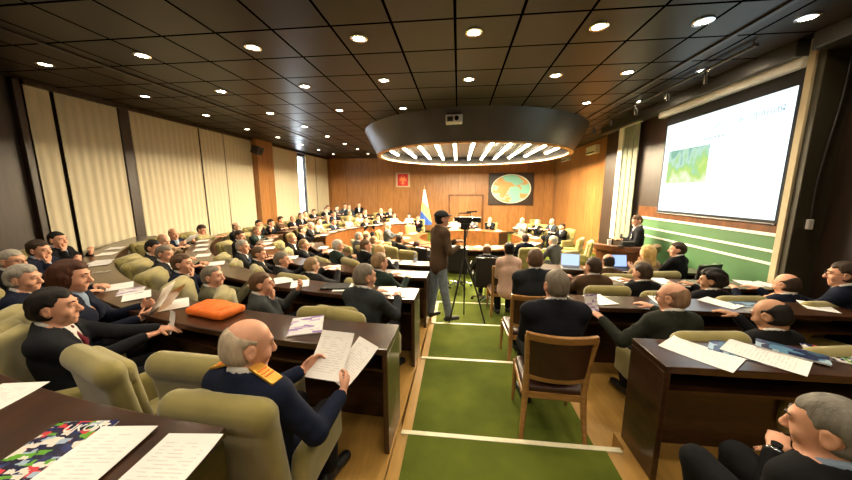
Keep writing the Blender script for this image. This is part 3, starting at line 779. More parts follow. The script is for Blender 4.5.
# ------------------------------------------------------------------ curtains
def curtain(y0, y1, label, x=XL+.10, z0=.05, z1=4.10, fold=.15, amp=.0085, seed=0):
    n = int((y1-y0)/.012)+1; vs = []; fs = []
    rows = (z0, z0+.6, 1.6, 2.6, 3.5, z1); th = .012
    for j, z in enumerate(rows):
        for i in range(n+1):
            y = y0+(y1-y0)*i/n; am = amp*(1.15-.35*j/5)
            xx = x+am*sin(2*pi*y/fold+seed+.25*j*sin(y*3))+.3*am*sin(2*pi*y/(fold*2.7)+seed*2)
            vs.append((xx, y, z)); vs.append((xx-th, y, z))
    W = (n+1)*2
    for j in range(5):
        for i in range(n):
            a = j*W+2*i
            fs.append((a, a+W, a+W+2, a+2)); fs.append((a+1, a+3, a+3+W, a+1+W))
    for j in range(5):
        a = j*W; fs.append((a, a+1, a+1+W, a+W)); a = j*W+2*n; fs.append((a, a+W, a+W+1, a+1))
    for i in range(n):
        fs.append((2*i, 2*i+2, 2*i+3, 2*i+1)); a = 5*W+2*i; fs.append((a, a+1, a+3, a+2))
    b = MB(); b.add(vs, fs); root = b.build('curtain', 'curtain', None, 0, True)
    props(root, label, 'curtain', 'cream curtains on the left wall')
    r = MB(); r.tube([(x-.01, y0, z1+.015), (x-.01, y1, z1+.015)], .016, 8); r.build('curtain_rail', 'wall_dark', root, smooth=True)
    return root
curtain(4.73, 5.06, 'narrow cream curtain beside the dark wood panel, nearest of all', seed=.3)
curtain(5.12, 6.15, 'cream curtain between the narrow first curtain and the thin dark post', seed=1.1)
curtain(6.40, 8.22, 'wide cream curtain just past the thin dark post', seed=2.2)
curtain(8.27, 9.14, 'medium cream curtain in the middle of the run before the wood pillar', seed=.9)
curtain(9.19, 10.45, 'cream curtain touching the near side of the broad wood pillar', seed=1.9)
curtain(11.44, 13.60, 'cream curtain between the broad wood pillar and the bright window gap', seed=2.9)
curtain(14.36, 15.35, 'cream curtain right after the bright window gap', seed=.2)
curtain(15.42, 16.85, 'last cream curtain, ending at the back wood wall', seed=1.5)
# vertical slats beside the screen
root = empty('vertical_blind', (4.36, 8.5, 0), 0, 'grey-green vertical blind strips with a white edge beside the screen', 'blind')
for i in range(6):
    s_ = MB(); y = -.40+.115*i; s_.box((-.02+.012*(i % 2), y, 1.06), (.0+.012*(i % 2), y+.105, 3.95)); s_.build('slat', 'blind_grey' if 'blind_grey' in MAT else plain('blind_grey', (.22, .24, .17), .7, var=.05).name, root, .003)
s_ = MB(); s_.box((-.04, .30, 1.0), (.02, .52, 3.97)); s_.build('edge_strip', 'white_trim', root, .004)
s_ = MB(); s_.box((-.03, -.42, 3.95), (.03, .54, 3.99)); s_.build('head_rail', 'white_metal', root, .003)
# ------------------------------------------------------------------ projection screen
def screen_mat():
    m, nt, b = newmat('slide')
    b.inputs['Base Color'].default_value = (.02, .02, .02, 1); b.inputs['Roughness'].default_value = .8
    b.inputs['Emission Strength'].default_value = .85; b.inputs['Specular IOR Level'].default_value = 0.
    b.inputs['Emission Color'].default_value = (.80, .95, 1.0, 1)
screen_mat()
root = empty('projection_screen', (4.40, 5.93, 1.85), 0, 'large white projection screen with a slide on the right wall', 'screen')
SY0, SY1, SZ0, SZ1 = 4.68, 7.17, 1.89, 3.66
L = lambda y, z, x=0.: (x, y-5.93, z-1.85)
s_ = MB(); s_.box(L(SY0, SZ0, -.006), L(SY1, SZ1, 0.)); s_.build('slide_image', 'slide', root)
s_ = MB(); s_.box(L(SY0-.05, SZ0-.05, 0.004), L(SY1+.05, 3.90, .012)); s_.build('border', 'black_fabric', root)
s_ = MB(); s_.tube([L(SY0-.02, SZ0-.055, .0), L(SY1+.02, SZ0-.055, .0)], .016, 8); s_.build('bottom_bar', 'ring_metal', root, smooth=True)
s_ = MB(); s_.box(L(SY0-.08, 3.86, -.09), L(SY1+.22, 3.99, .04)); s_.build('roller_case', 'white_metal', root, .02)
m, nt, b = newmat('slide_picture'); b.inputs['Base Color'].default_value = (.02, .02, .02, 1); b.inputs['Specular IOR Level'].default_value = 0.
tc = N(nt, 'ShaderNodeTexCoord'); mp = N(nt, 'ShaderNodeMapping'); mp.inputs['Scale'].default_value = (1, 3.2, 1.6); nt.links.new(tc.outputs['Generated'], mp.inputs[0])
nz = N(nt, 'ShaderNodeTexNoise'); nz.inputs['Scale'].default_value = 1.6; nz.inputs['Detail'].default_value = 3; nt.links.new(mp.outputs[0], nz.inputs[0])
sp = N(nt, 'ShaderNodeSeparateXYZ'); nt.links.new(tc.outputs['Generated'], sp.inputs[0])
ad = N(nt, 'ShaderNodeMath', operation='MULTIPLY_ADD'); ad.inputs[1].default_value = .55; ad.inputs[2].default_value = -.12; nt.links.new(sp.outputs[2], ad.inputs[0])
a2 = N(nt, 'ShaderNodeMath', operation='ADD'); nt.links.new(ad.outputs[0], a2.inputs[0]); nt.links.new(nz.outputs['Fac'], a2.inputs[1])
cr = N(nt, 'ShaderNodeValToRGB'); e = cr.color_ramp.elements; e[0].position = .38; e[0].color = (.80, .88, .62, 1); e[1].position = .56; e[1].color = (.50, .72, .16, 1)
for p_, c_ in ((.70, (.36, .66, .30, 1)), (.84, (.50, .72, .62, 1)), (.95, (.22, .48, .36, 1))): x_ = e.new(p_); x_.color = c_
nt.links.new(a2.outputs[0], cr.inputs[0]); nt.links.new(cr.outputs[0], b.inputs['Emission Color']); b.inputs['Emission Strength'].default_value = .55
s_ = MB(); s_.box(L(5.98, 2.46, -.008), L(7.02, 3.12, -.006)); s_.build('slide_picture', 'slide_picture', root)
emit('slide_ink', (.30, .48, .62), .25); emit('slide_ink_pale', (.62, .78, .86), .34)
def text_mesh(txt, size, name, mat, parent, M):
    cu = bpy.data.curves.new('t', 'FONT'); cu.body = txt; cu.size = size; cu.extrude = .001; cu.align_x = 'CENTER'
    o = bpy.data.objects.new('t', cu); COL.objects.link(o)
    dg = bpy.context.evaluated_depsgraph_get(); me = bpy.data.meshes.new_from_object(o.evaluated_get(dg)); bpy.data.objects.remove(o)
    me.transform(M); return link(name, me, mat, parent)
MT = lambda y, z: Matrix.Translation(L(y, z, -.009)) @ Matrix(((0, 0, -1, 0), (-1, 0, 0, 0), (0, 1, 0, 0), (0, 0, 0, 1)))
text_mesh('\u0418\u0421\u041f\u041e\u041b\u042c\u0417\u041e\u0412\u0410\u041d\u0418\u042f', .125, 'slide_title', 'slide_ink', root, MT(5.36, 3.37))
for (y0, y1, z, h, mt) in ((6.02, 6.66, 3.385, .05, 'slide_ink_pale'), (5.72, 6.18, 3.20, .045, 'slide_ink'), (5.10, 5.80, 3.02, .018, 'slide_ink'), (5.0, 5.82, 2.92, .016, 'slide_ink_pale'), (5.55, 5.84, 2.80, .018, 'slide_ink')):
    n = max(3, int((y1-y0)/.07)); s_ = MB()
    for i in range(n):
        a = y0+(y1-y0)*i/n; s_.box(L(a, z, -.0085), L(a+(y1-y0)/n*.72, z+h, -.006))
    s_.build('slide_text_line', mt, root)
# ------------------------------------------------------------------ wall pictures, flag
root = empty('coat_of_arms_plaque', (-3.12, YB-.03, 2.96), 0, 'red plaque with a gilt double-headed eagle on the back wall', 'plaque')
s_ = MB(); s_.box((-.40, -.03, -.40), (.40, .03, .40)); s_.build('frame', 'cream', root, .012)
plain('red_field', (.55, .015, .012), .5, var=.08)
s_ = MB(); s_.box((-.30, -.045, -.33), (.30, -.03, .33)); s_.build('red_field', 'red_field', root, .004)
s_ = SDF((-.3, -.075, -.3), (.3, -.03, .3), .012)
plain('eagle', (.80, .26, .08), .45, var=.1)
for sx in (-1, 1):
    s_.cone((0, -.05, -.05), (sx*.02, -.05, .08), .05, .03, .02, flat=((0, 1, 0), .3)); s_.cone((sx*.02, -.05, .08), (sx*.07, -.05, .17), .02, .022, .01, flat=((0, 1, 0), .5)); s_.cone((sx*.07, -.05, .17), (sx*.12, -.05, .16), .014, .006, .005)
    for k in range(5):
        a = radians(75-28*k); s_.cone((sx*.05, -.05, .0), (sx*(.06+.17*cos(a)), -.05, .0+.17*sin(a)), .022, .014, .01, flat=((0, 1, 0), .4))
    s_.cone((sx*.03, -.05, -.08), (sx*.11, -.05, -.2), .016, .02, .01, flat=((0, 1, 0), .5))
s_.cone((0, -.05, -.08), (0, -.05, -.22), .03, .05, .02, flat=((0, 1, 0), .3)); s_.ell((0, -.05, .22), (.03, .015, .03), None, .01)
link('eagle', s_.mesh('eagle'), 'eagle', root)
root = empty('globe_panel', (2.83, YB-.056, 2.44), 0, 'dark framed panel showing a world map oval on the back wall', 'panel')
s_ = MB(); s_.box((-1.19, -.05, -.86), (1.19, .05, .86)); s_.build('panel', 'wall_dark', root, .02)
m, nt, b = newmat('globe_map'); b.inputs['Roughness'].default_value = .5
tc = N(nt, 'ShaderNodeTexCoord'); nz = N(nt, 'ShaderNodeTexNoise'); nz.inputs['Scale'].default_value = 1.55; nz.inputs['Detail'].default_value = 5
mp = N(nt, 'ShaderNodeMapping'); mp.inputs['Location'].default_value = (3.3, 0, 1.4); nt.links.new(tc.outputs['Object'], mp.inputs[0]); nt.links.new(mp.outputs[0], nz.inputs[0])
cr = N(nt, 'ShaderNodeValToRGB'); cr.color_ramp.elements[0].position = .49; cr.color_ramp.elements[0].color = (.26, .62, .52, 1); cr.color_ramp.elements[1].position = .53; cr.color_ramp.elements[1].color = (.60, .34, .12, 1)
nt.links.new(nz.outputs['Fac'], cr.inputs[0]); nt.links.new(cr.outputs[0], b.inputs['Base Color'])
s_ = MB(); s_.lathe([(1.0, 0), (.98, .03), (.5, .075), (0.001, .09)], 48); o = s_.build('globe_map', 'globe_map', root, smooth=True); o.rotation_euler = (pi/2, 0, 0); o.scale = (1, .74, 1); o.location = (0, -.05, .02)
s_ = MB(); s_.lathe([(1.0, 0), (1.0, .04), (1.05, .04), (1.05, 0)], 48); o = s_.build('rim', 'white_trim', root, smooth=True); o.rotation_euler = (pi/2, 0, 0); o.scale = (1, .74, 1); o.location = (0, -.05, .02)
root = empty('flag', (-1.78, 15.9, 0), 0, 'furled white, yellow and blue flag on a pole by the back wall', 'flag')
s_ = MB(); s_.tube([(0, 0, .03), (0, 0, 2.5)], .018, 8); s_.build('pole', 'chair_wood', root, smooth=True)
s_ = MB(); s_.lathe([(.2, 0), (.2, .03), (.04, .06)], 20); s_.build('base', 'ring_metal', root, smooth=True)
s_ = MB(); s_.lathe([(.0, 0), (.035, .03), (.012, .1), (.0, .16)], 10, (0, 0, 2.48), False); s_.build('finial', 'gold', root, smooth=True)
m, nt, b = newmat('flag_cloth'); b.inputs['Roughness'].default_value = .8
tc = N(nt, 'ShaderNodeTexCoord'); sp = N(nt, 'ShaderNodeSeparateXYZ'); nt.links.new(tc.outputs['Object'], sp.inputs[0])
ad = N(nt, 'ShaderNodeMath', operation='MULTIPLY_ADD'); ad.inputs[1].default_value = 1.1; nt.links.new(sp.outputs[0], ad.inputs[0]); nt.links.new(sp.outputs[2], ad.inputs[2])
mr = N(nt, 'ShaderNodeMapRange'); mr.inputs[1].default_value = .4; mr.inputs[2].default_value = 2.5; nt.links.new(ad.outputs[0], mr.inputs[0])
cr = N(nt, 'ShaderNodeValToRGB'); cr.color_ramp.interpolation = 'CONSTANT'; e = cr.color_ramp.elements; e[0].position = 0; e[0].color = (.03, .10, .45, 1); e[1].position = .34; e[1].color = (.80, .62, .18, 1)
x_ = e.new(.62); x_.color = (.80, .78, .72, 1)
nt.links.new(mr.outputs[0], cr.inputs[0]); nt.links.new(cr.outputs[0], b.inputs['Base Color'])
vs = []; fs = []; n = 40; hs = 14
for j in range(hs+1):
    z = 2.42-1.85*j/hs; w = .04+.27*(j/hs)**1.1
    for i in range(n):
        a = 2*pi*i/n; r = w*(1+.22*sin(7*a+j*.15)); vs.append((r*cos(a)*1.0+.04*j/hs, r*sin(a)*.5, z))
for j in range(hs):
    for i in range(n): fs.append((j*n+i, j*n+(i+1) % n, (j+1)*n+(i+1) % n, (j+1)*n+i))
fs.append(tuple(range(n))); fs.append(tuple(range(hs*n+n-1, hs*n-1, -1)))
s_ = MB(); s_.add(vs, fs); s_.build('cloth', 'flag_cloth', root, smooth=True)
# ------------------------------------------------------------------ ring lamp
RC = (.40, 10.65)
root = empty('ring_light', (RC[0], RC[1], 0), 0, 'huge dark drum-shaped ceiling light with glowing strips over the round table', 'ceiling light')
def frust(name, prof, mat, n=72):
    s_ = MB(); s_.lathe(prof, n, close=False); return s_.build(name, mat, root, smooth=True)
frust('outer_shell', [(3.52, HC), (3.14, 3.47), (3.10, 3.47), (3.46, HC)], 'ring_metal')
frust('rim', [(3.16, 3.45), (3.16, 3.49), (3.02, 3.49), (3.02, 3.45), (3.16, 3.45)], 'chair_wood')
s_ = MB(); s_.lathe([(3.2, 3.80), (3.2, 3.84)], 72); s_.build('inner_ceiling', 'ring_metal', root, smooth=True)
emit('strip_glow', (1., .82, .54), 165.)
for k in range(-5, 6):
    x = k*.535; hl = sqrt(max(2.85**2-x*x, .1))-.12
    h_ = MB(); h_.box((x-.06, -hl-.05, 3.66), (x+.06, hl+.05, 3.80)); ho = h_.build('light_strip', 'ring_metal', root, .01)
    g = MB(); nseg = max(3, int(2*hl/.42))
    for i in range(nseg):
        y0 = -hl+2*hl*i/nseg; g.box((x-.034, y0+.06, 3.635), (x+.034, y0+2*hl/nseg-.06, 3.66))
    g.build('lamp_tube', 'strip_glow', ho)
# ------------------------------------------------------------------ downlights
emit('downlight_glow', (1., .82, .56), 45.); emit('downlight_soft', (1., .85, .62), 16.)
spot_d = {}
def downlight(x, y, label, power, soft):
    r = empty('ceiling_downlight', (x, y, HC), 0, label, 'downlight', 'round downlights in the dark ceiling')
    a = MB(); a.lathe([(.105, 0), (.105, -.012), (.075, -.016), (.07, -.004)], 24, close=False); a.build('trim_ring', 'chrome', r, smooth=True)
    a = MB(); a.lathe([(.072, -.002), (.06, -.010), (.0005, -.014)], 20, close=False); a.build('lamp', 'downlight_soft' if soft else 'downlight_glow', r, smooth=True)
    key = (power, soft)
    if key not in spot_d:
        l = bpy.data.lights.new('downlight_beam', 'SPOT'); l.energy = power; l.color = (1., .84, .62); l.spot_size = radians(128); l.spot_blend = .9; l.shadow_soft_size = .06; spot_d[key] = l
    o = bpy.data.objects.new('downlight_beam', spot_d[key]); COL.objects.link(o); o.parent = r; o.location = (0, 0, -.03)
cols = [-6.3, -4.5, -2.8, -1.29, .15, 1.58, 2.7, 3.8]
ordn = ['first', 'second', 'third', 'fourth', 'fifth', 'sixth', 'seventh', 'eighth', 'ninth']
rowsY = [4.03, 5.52, 7.15, 8.75, 10.3, 11.9, 13.4, 15.0]
MEAS = {(0, 0): (45, 64), (0, 1): (145, 96), (0, 2): (206, 115), (0, 3): (247, 129), (1, 0): (142, 55), (1, 1): (221, 91), (1, 2): (270, 113), (2, 0): (253, 47), (2, 1): (305, 86), (3, 0): (359, 38), (3, 1): (384, 80), (4, 0): (474, 32), (4, 1): (469, 79), (5, 0): (599, 26), (5, 1): (556, 75), (6, 0): (703, 21), (6, 1): (628, 72), (7, 0): (808, 17), (7, 1): (704, 70)}
for ci, x in enumerate(cols):
    for ri, y in enumerate(rowsY):
        if (ci, ri) in MEAS: x_, y_, _ = at_z(*MEAS[(ci, ri)], HC)
        else: x_, y_ = x, y
        if hypot(x-RC[0], y-RC[1]) < 3.75: continue
        if ci >= 6 and ri >= 5: continue
        if ci == 7 and ri > 2: continue
        downlight(x_, y_, 'ceiling downlight, %s column from the curtains, %s row from the camera' % (ordn[ci], ordn[ri]), DL_POWER*(.62 if ri < 2 else 1.5)*(.45 if ci == 0 else 1), ri > 3 or ci == 0)
for ri, y in enumerate((2.55, 1.08, -.40, -1.9)):
    for ci, x in enumerate(cols):
        if ci == 7: continue
        downlight(x, y, 'ceiling downlight over the nearest seats, %s from the curtains, %s row back' % (ordn[ci], ordn[ri]), DL_POWER*.55, False)
# track with spot heads
TX = 3.72
root = empty('track_light', (TX, 6.5, 4.12), 0, 'ceiling track with small spot heads running along the screen wall', 'track light')
s_ = MB(); s_.tube([(0, -1.95, 0), (0, 3.2, 0)], .022, 10); s_.build('rail', 'ring_metal', root, smooth=True)
for i, y in enumerate((-1.15, -.3, .7, 1.75, 2.7)):
    s_ = MB(); s_.tube([(0, y, 0), (0, y, -.10)], .011, 8); o = s_.build('stem', 'ring_metal', root, smooth=True)
    s_ = MB(); s_.tube([(0, y-.02, -.08), (.03, y, -.2)], [.03, .042], 14); s_.build('spot_head', 'chrome', root, smooth=True)
for y in (-1.9, 0., 1.9, 3.1):
    s_ = MB(); s_.tube([(0, y, 0), (0, y, .06)], .012, 8); s_.build('hanger', 'ring_metal', root, smooth=True)
# air conditioners
for i, (px, py, lb) in enumerate(((593, 150, 'white air conditioner high on the wood wall by the dark column'), (566, 158, 'white air conditioner farther along the wood wall'))):
    p = at_x(px, py, 5.02)
    root = empty('air_conditioner', p, 0, lb, 'air conditioner')
    s_ = MB(); s_.box((-.10, -.42, -.15), (.08, .42, .15)); s_.build('casing', 'white_metal', root, .03)
    s_ = MB(); s_.box((-.108, -.36, -.12), (-.098, .36, -.08)); s_.build('air_outlet', 'dark_plastic', root)
# wall speaker on the wood pillar, projector box on the ring
p = at_x(257, 150, -7.05)
root = empty('wall_speaker', p, 0, 'small black loudspeaker bracketed high on the broad wood pillar', 'loudspeaker')
s_ = MB(); s_.box((-.12, -.16, -.14), (.14, .16, .14), Matrix.Rotation(.4, 4, 'Y')); s_.build('cabinet', 'dark_plastic', root, .02)
s_ = MB(); s_.tube([(-.2, 0, .0), (-.08, 0, 0)], .03, 8); s_.build('bracket', 'ring_metal', root, smooth=True)
s_ = MB(); s_.lathe([(.09, 0), (.09, .01), (.0005, .012)], 20, close=False); o = s_.build('cone', 'black_fabric', root, smooth=True); o.rotation_euler = (0, pi/2+.4, 0); o.location = (.13, 0, -.05)
p = at_y(454, 119.5, 7.25)
root = empty('projector', p, 0, 'small white projector box fixed to the front of the drum light', 'projector')
s_ = MB(); s_.box((-.19, -.12, -.09), (.19, .22, .09)); s_.build('casing', 'white_metal', root, .02)
s_ = MB(); s_.lathe([(.05, 0), (.05, .03), (.03, .03), (.028, .01), (.0005, .01)], 20, close=False); o = s_.build('lens', 'glass_dark', root, smooth=True); o.rotation_euler = (pi/2, 0, 0); o.location = (.06, -.12, 0)
s_ = MB(); s_.box((-.15, -.126, -.06), (-.02, -.119, .04)); s_.build('grille', 'dark_plastic', root)
# cable with socket box on the dark recess wall
def cable():
    root = empty('wall_cable', (4.60, 4.405, 0), 0, 'dark cable hanging down the dark pilaster to a white box', 'cable')
    pts = [(.05*sin(z*2.1), 0, z) for z in np.linspace(3.9, 1.95, 14)]
    a = MB(); a.tube(pts, .011, 8); a.build('cord', 'ring_metal', root, smooth=True)
    a = MB(); e_ = pts[-1]; a.box((e_[0]-.03, -.022, 1.80), (e_[0]+.03, .022, 1.93)); a.build('plug_box', 'white_metal', root, .008)
cable()
# ------------------------------------------------------------------ desks
DESKTOP = {}
def arc_desk(row, a0, a1, label, C=CL, rin=None, front='desk_wood', w=.37, group=None, ends=(1, 1), tall=DT, top='desk_wood'):
    R0 = RIN.get(row, rin) if rin is None else rin; T = TIER[row]; a0 = radians(a0); a1 = radians(a1)
    am = (a0+a1)/2; o_ = (C[0]-R0*sin(am), C[1]-R0*cos(am), T)
    root = empty('curved_desk', o_, 0, label, 'desk', group); O = (C[0]-o_[0], C[1]-o_[1])
    m = MB(); m.arc(O, R0-.015, R0+w, tall-.045, tall, a0, a1); m.build('worktop', top, root, .006)
    m = MB(); m.arc(O, R0, R0+.03, .0, tall-.046, a0, a1); m.build('front_panel', front, root, .003)
    m = MB(); e_ = .035/R0; m.arc(O, R0+.032, R0+w-.06, tall-.20, tall-.18, a0+e_, a1-e_); m.build('shelf', 'desk_wood', root)
    n = max(1, int((a1-a0)*R0/1.35)); th = .035/R0
    for k in range(n+1):
        a = a0+(a1-a0-th)*k/n
        if k in (0, n):
            m = MB(); m.arc(O, R0+.0, R0+w-.004, 0., tall-.047, a, a+th, 2); m.build('end_panel', 'desk_wood', root, .004)
        else:
            m = MB(); m.arc(O, R0+.033, R0+w-.05, 0., tall-.205, a, a+th, 2); m.build('divider', 'desk_wood', root)
    DESKTOP[row] = ('arc', C, R0, w, T+tall)
    return root
def straight_desk(row, x0, x1, y0, y1, label, group=None):
    T = TIER[row]; root = empty('straight_desk', ((x0+x1)/2, (y0+y1)/2, T), 0, label, 'desk', group); ox, oy = (x0+x1)/2, (y0+y1)/2
    b = lambda lo, hi: MB().box((lo[0]-ox, lo[1]-oy, lo[2]), (hi[0]-ox, hi[1]-oy, hi[2]))
    b((x0, y0, DT-.045), (x1, y1, DT)).build('worktop', 'desk_wood', root, .006)
    b((x0+.036, y1-.035, 0), (x1-.036, y1-.005, DT-.046)).build('front_panel', 'desk_wood', root, .003)
    b((x0+.04, y0+.05, DT-.20), (x1-.04, y1-.036, DT-.18)).build('shelf', 'desk_wood', root)
    n = max(1, int((x1-x0)/1.4))
    for k in range(n+1):
        x = x0+(x1-x0-.035)*k/n
        if k in (0, n): b((x, y0+.005, 0), (x+.035, y1-.004, DT-.046)).build('end_panel', 'desk_wood', root, .004)
        else: b((x, y0+.05, 0), (x+.035, y1-.037, DT-.202)).build('divider', 'desk_wood', root)
    DESKTOP[row] = ('box', x0, x1, y0, y1, T+DT)
    return root
def adeg(row, x): return degrees(a_at(RIN[row], x))
arc_desk('L0', adeg('L0', -.88), 46, 'dark curved desk in the bottom corner nearest the camera, magazine on top')
arc_desk('L1', adeg('L1', -.44), 63, "dark curved desk in front of the bald uniformed officer, orange bag on it")
arc_desk('L2', adeg('L2', -.44), 68, 'dark curved desk one row beyond the officer, black folder near its aisle end')
arc_desk('L3', adeg('L3', -.44), 76, 'dark curved desk two rows beyond the officer')
arc_desk('L4', adeg('L4', -.44), 62, 'dark curved desk three rows beyond the officer, nearest the cameraman')
arc_desk('F1', 79, 150, 'long curved wood-fronted bench desk facing the hall centre from the curtain side', rin=3.95, front='desk_front', group=None)
arc_desk('F2', 81, 150, 'dark curved desk behind the wood-fronted bench desk', rin=5.16)
arc_desk('F3', 90, 150, 'rearmost dark curved desk by the curtains and the back wall', rin=6.40)
straight_desk('R1', 1.235, 4.70, 1.77, 2.13, 'dark straight desk at the front right with white sheets and blue brochures')
straight_desk('R2', 1.22, 4.70, 3.02, 3.39, 'dark straight desk beside the wooden chair, second on the right')
straight_desk('R3', 1.30, 4.36, 4.22, 4.60, 'pale-reflecting straight desk, third on the right')
straight_desk('R4', 1.50, 4.30, 5.46, 5.86, 'straight desk with the open laptops, nearest the lectern')
# round conference table: four curved segments, each a desk of its own, round the open green middle
RT = (.40, 10.35)
plain('table_cloth', (.80, .76, .66), .55, var=.04)
for i, (a0, a1, lb, fr) in enumerate(((-42, 40, 'curved table segment nearest the camera, white papers on top, at the hall centre', 'desk_wood'),
                                   (42, 118, 'curved table segment on the curtain side of the central ring', 'desk_front'),
                                   (140, 222, 'far curved table segment of the central ring, before the double door', 'desk_front'),
                                   (242, 316, 'curved table segment on the lectern side of the central ring', 'desk_front'))):
    arc_desk('RING', a0, a1, lb, C=RT, rin=1.75, front=fr, w=.62, tall=.75, top='desk_front')
# low green stage edge panels inside the ring
# ------------------------------------------------------------------ chairs
def shape(name, fn, lo, hi, h, mat, parent):
    s = SDF(lo, hi, h); fn(s); return link(name, s.mesh(name), mat, parent)
def armchair_proto():
    root = empty('olive_armchair', (0, 0, 0))
    tl = np.array(Matrix.Rotation(radians(9), 3, 'X'))
    shape('seat', lambda s: (s.rbox((0, .06, .315), (.245, .27, .075), .055), s.rbox((0, .08, .37), (.225, .24, .03), .03, k=.03)), (-.3, -.28, .2), (.3, .4, .44), .017, 'olive', root)
    def shell(s):
        s.rbox((0, -.285, .62), (.275, .055, .295), .05, tl); s.cone((-.205, -.335, .875), (.205, -.335, .875), .072, k=.03)
        s.rbox((0, -.262, .40), (.255, .05, .12), .04, tl, k=.03)
    shape('back_shell', shell, (-.33, -.46, .25), (.33, -.16, 1.0), .0145, 'olive', root)
    def cush(s):
        s.rbox((0, -.215, .60), (.225, .045, .24), .042, tl, k=0); s.cone((-.175, -.268, .845), (.175, -.268, .845), .066, k=.025)
        s.ell((0, -.20, .52), (.19, .065, .13), tl, .03)
        s.cone((-.25, -.247, .775), (.25, -.247, .775), .010, k=.012, op='d')
    shape('back_cushion', cush, (-.3, -.38, .3), (.3, -.08, .96), .0135, 'olive', root)
    for sx in (-1, 1):
        def arm(s, sx=sx):
            s.rbox((sx*.285, .03, .43), (.045, .25, .10), .04); s.cone((sx*.285, -.16, .535), (sx*.285, .24, .525), .046, k=.025)
        shape('armrest', arm, (sx*.285-.08, -.28, .28), (sx*.285+.08, .34, .62), .0145, 'olive', root)
    m = MB(); m.lathe([(.23, 0), (.23, .02), (.06, .05), (.05, .24)], 24); m.build('pedestal', 'dark_plastic', root, smooth=True)
    return root
def office_proto():
    root = empty('office_chair', (0, 0, 0))
    shape('seat', lambda s: s.rbox((0, .04, .40), (.24, .25, .045), .04), (-.3, -.25, .3), (.3, .34, .5), .02, 'black_fabric', root)
    tl = np.array(Matrix.Rotation(radians(8), 3, 'X'))
    shape('backrest', lambda s: s.rbox((0, -.25, .72), (.235, .03, .30), .03, tl), (-.3, -.42, .36), (.3, -.14, 1.08), .018, 'black_fabric', root)
    m = MB(); m.tube([(-.23, -.30, 1.0), (0, -.315, 1.015), (.23, -.30, 1.0)], .012, 8); m.build('back_rim', 'chrome', root, smooth=True)
    m = MB(); m.tube([(0, 0, .08), (0, 0, .37)], .028, 12); m.build('gas_lift', 'chrome', root, smooth=True)
    for k in range(5):
        a = 2*pi*k/5+.3; m = MB(); m.tube([(0, 0, .10), (.16*cos(a), .16*sin(a), .09), (.30*cos(a), .30*sin(a), .06)], [.024, .02, .014], 8); l = m.build('leg', 'chrome', root, smooth=True)
        m = MB(); m.tube([(.30*cos(a)-.02*sin(a), .30*sin(a)+.02*cos(a), .028), (.30*cos(a)+.02*sin(a), .30*sin(a)-.02*cos(a), .028)], .028, 12); m.build('caster', 'dark_plastic', l, smooth=True)
    for sx in (-1, 1):
        m = MB(); m.tube([(sx*.25, -.2, .44), (sx*.28, -.16, .62), (sx*.28, .16, .62), (sx*.25, .18, .42)], .014, 8); m.build('armrest', 'dark_plastic', root, smooth=True)
    return root
def wood_proto():
    root = empty('wooden_chair', (0, 0, 0))
    for sx in (-1, 1):
        m = MB(); m.tube([(sx*.225, -.27, 0), (sx*.21, -.235, .22), (sx*.20, -.215, .45), (sx*.205, -.25, .70), (sx*.222, -.30, .945)], [.016, .021, .024, .021, .018], 10); m.build('rear_leg', 'chair_wood', root, smooth=True)
        m = MB(); m.tube([(sx*.225, .22, 0), (sx*.22, .215, .25), (sx*.215, .21, .43)], [.013, .019, .024], 10); m.build('front_leg', 'chair_wood', root, smooth=True)
        m = MB(); m.tube([(sx*.21, -.21, .40), (sx*.215, .21, .40)], .022, 8); m.build('side_rail', 'chair_wood', root, smooth=True)
    def bent(z, dz, y, dp, name, mat, w=.222, th=.016, n=10):
        vs = []; fs = []
        for i in range(n+1):
            x = -w+2*w*i/n; c = y-dp*(1-(x/w)**2); zc = z+(.012*(x/w)**2)
            for yy, zz in ((c-th, zc-dz), (c+th, zc-dz), (c+th, zc+dz), (c-th, zc+dz)): vs.append((x, yy+(zz-z)*-.2, zz))
        for i in range(n):
            for k in range(4): fs.append((4*i+k, 4*i+(k+1) % 4, 4*i+4+(k+1) % 4, 4*i+4+k))
        fs.append((3, 2, 1, 0)); fs.append((4*n, 4*n+1, 4*n+2, 4*n+3))
        m = MB(); m.add(vs, fs); return m.build(name, mat, root, .006)
    bent(.935, .030, -.295, .035, 'top_rail', 'chair_wood', .232, .019)
    bent(.56, .022, -.225, .030, 'lower_rail', 'chair_wood', .20, .016)
    bent(.745, .165, -.262, .034, 'back_pad', 'leather', .198, .014)
    m = MB(); m.box((-.20, -.225, .37), (.20, -.195, .43)); m.build('rear_rail', 'chair_wood', root, .005)
    m = MB(); m.box((-.20, .195, .37), (.20, .225, .43)); m.build('front_rail', 'chair_wood', root, .005)
    shape('seat', lambda s: s.rbox((0, 0, .445), (.225, .225, .032), .028), (-.27, -.27, .38), (.27, .27, .5), .018, 'leather', root)
    return root
PROTO = {'olive': [armchair_proto(), 0], 'office': [office_proto(), 0], 'wood': [wood_proto(), 0]}
def chair(kind, x, y, z, face, label, group):
    pr = PROTO[kind]; o = pr[0] if pr[1] == 0 else copy_tree(pr[0]); pr[1] += 1
    o.location = (x, y, z); o.rotation_euler = (0, 0, radians(face)); props(o, label, 'chair', group)
    if kind == 'olive' and not label.startswith(('empty', 'olive armchair of the bald officer')): o.scale = (.96, .88, 1)
    return o
CH = dict(olive='olive armchairs of the audience', office='black office chairs round the central ring', wood='extra wooden chairs in the aisle')
CW = dict(olive='olive armchair', office='black office chair', wood='wooden chair')
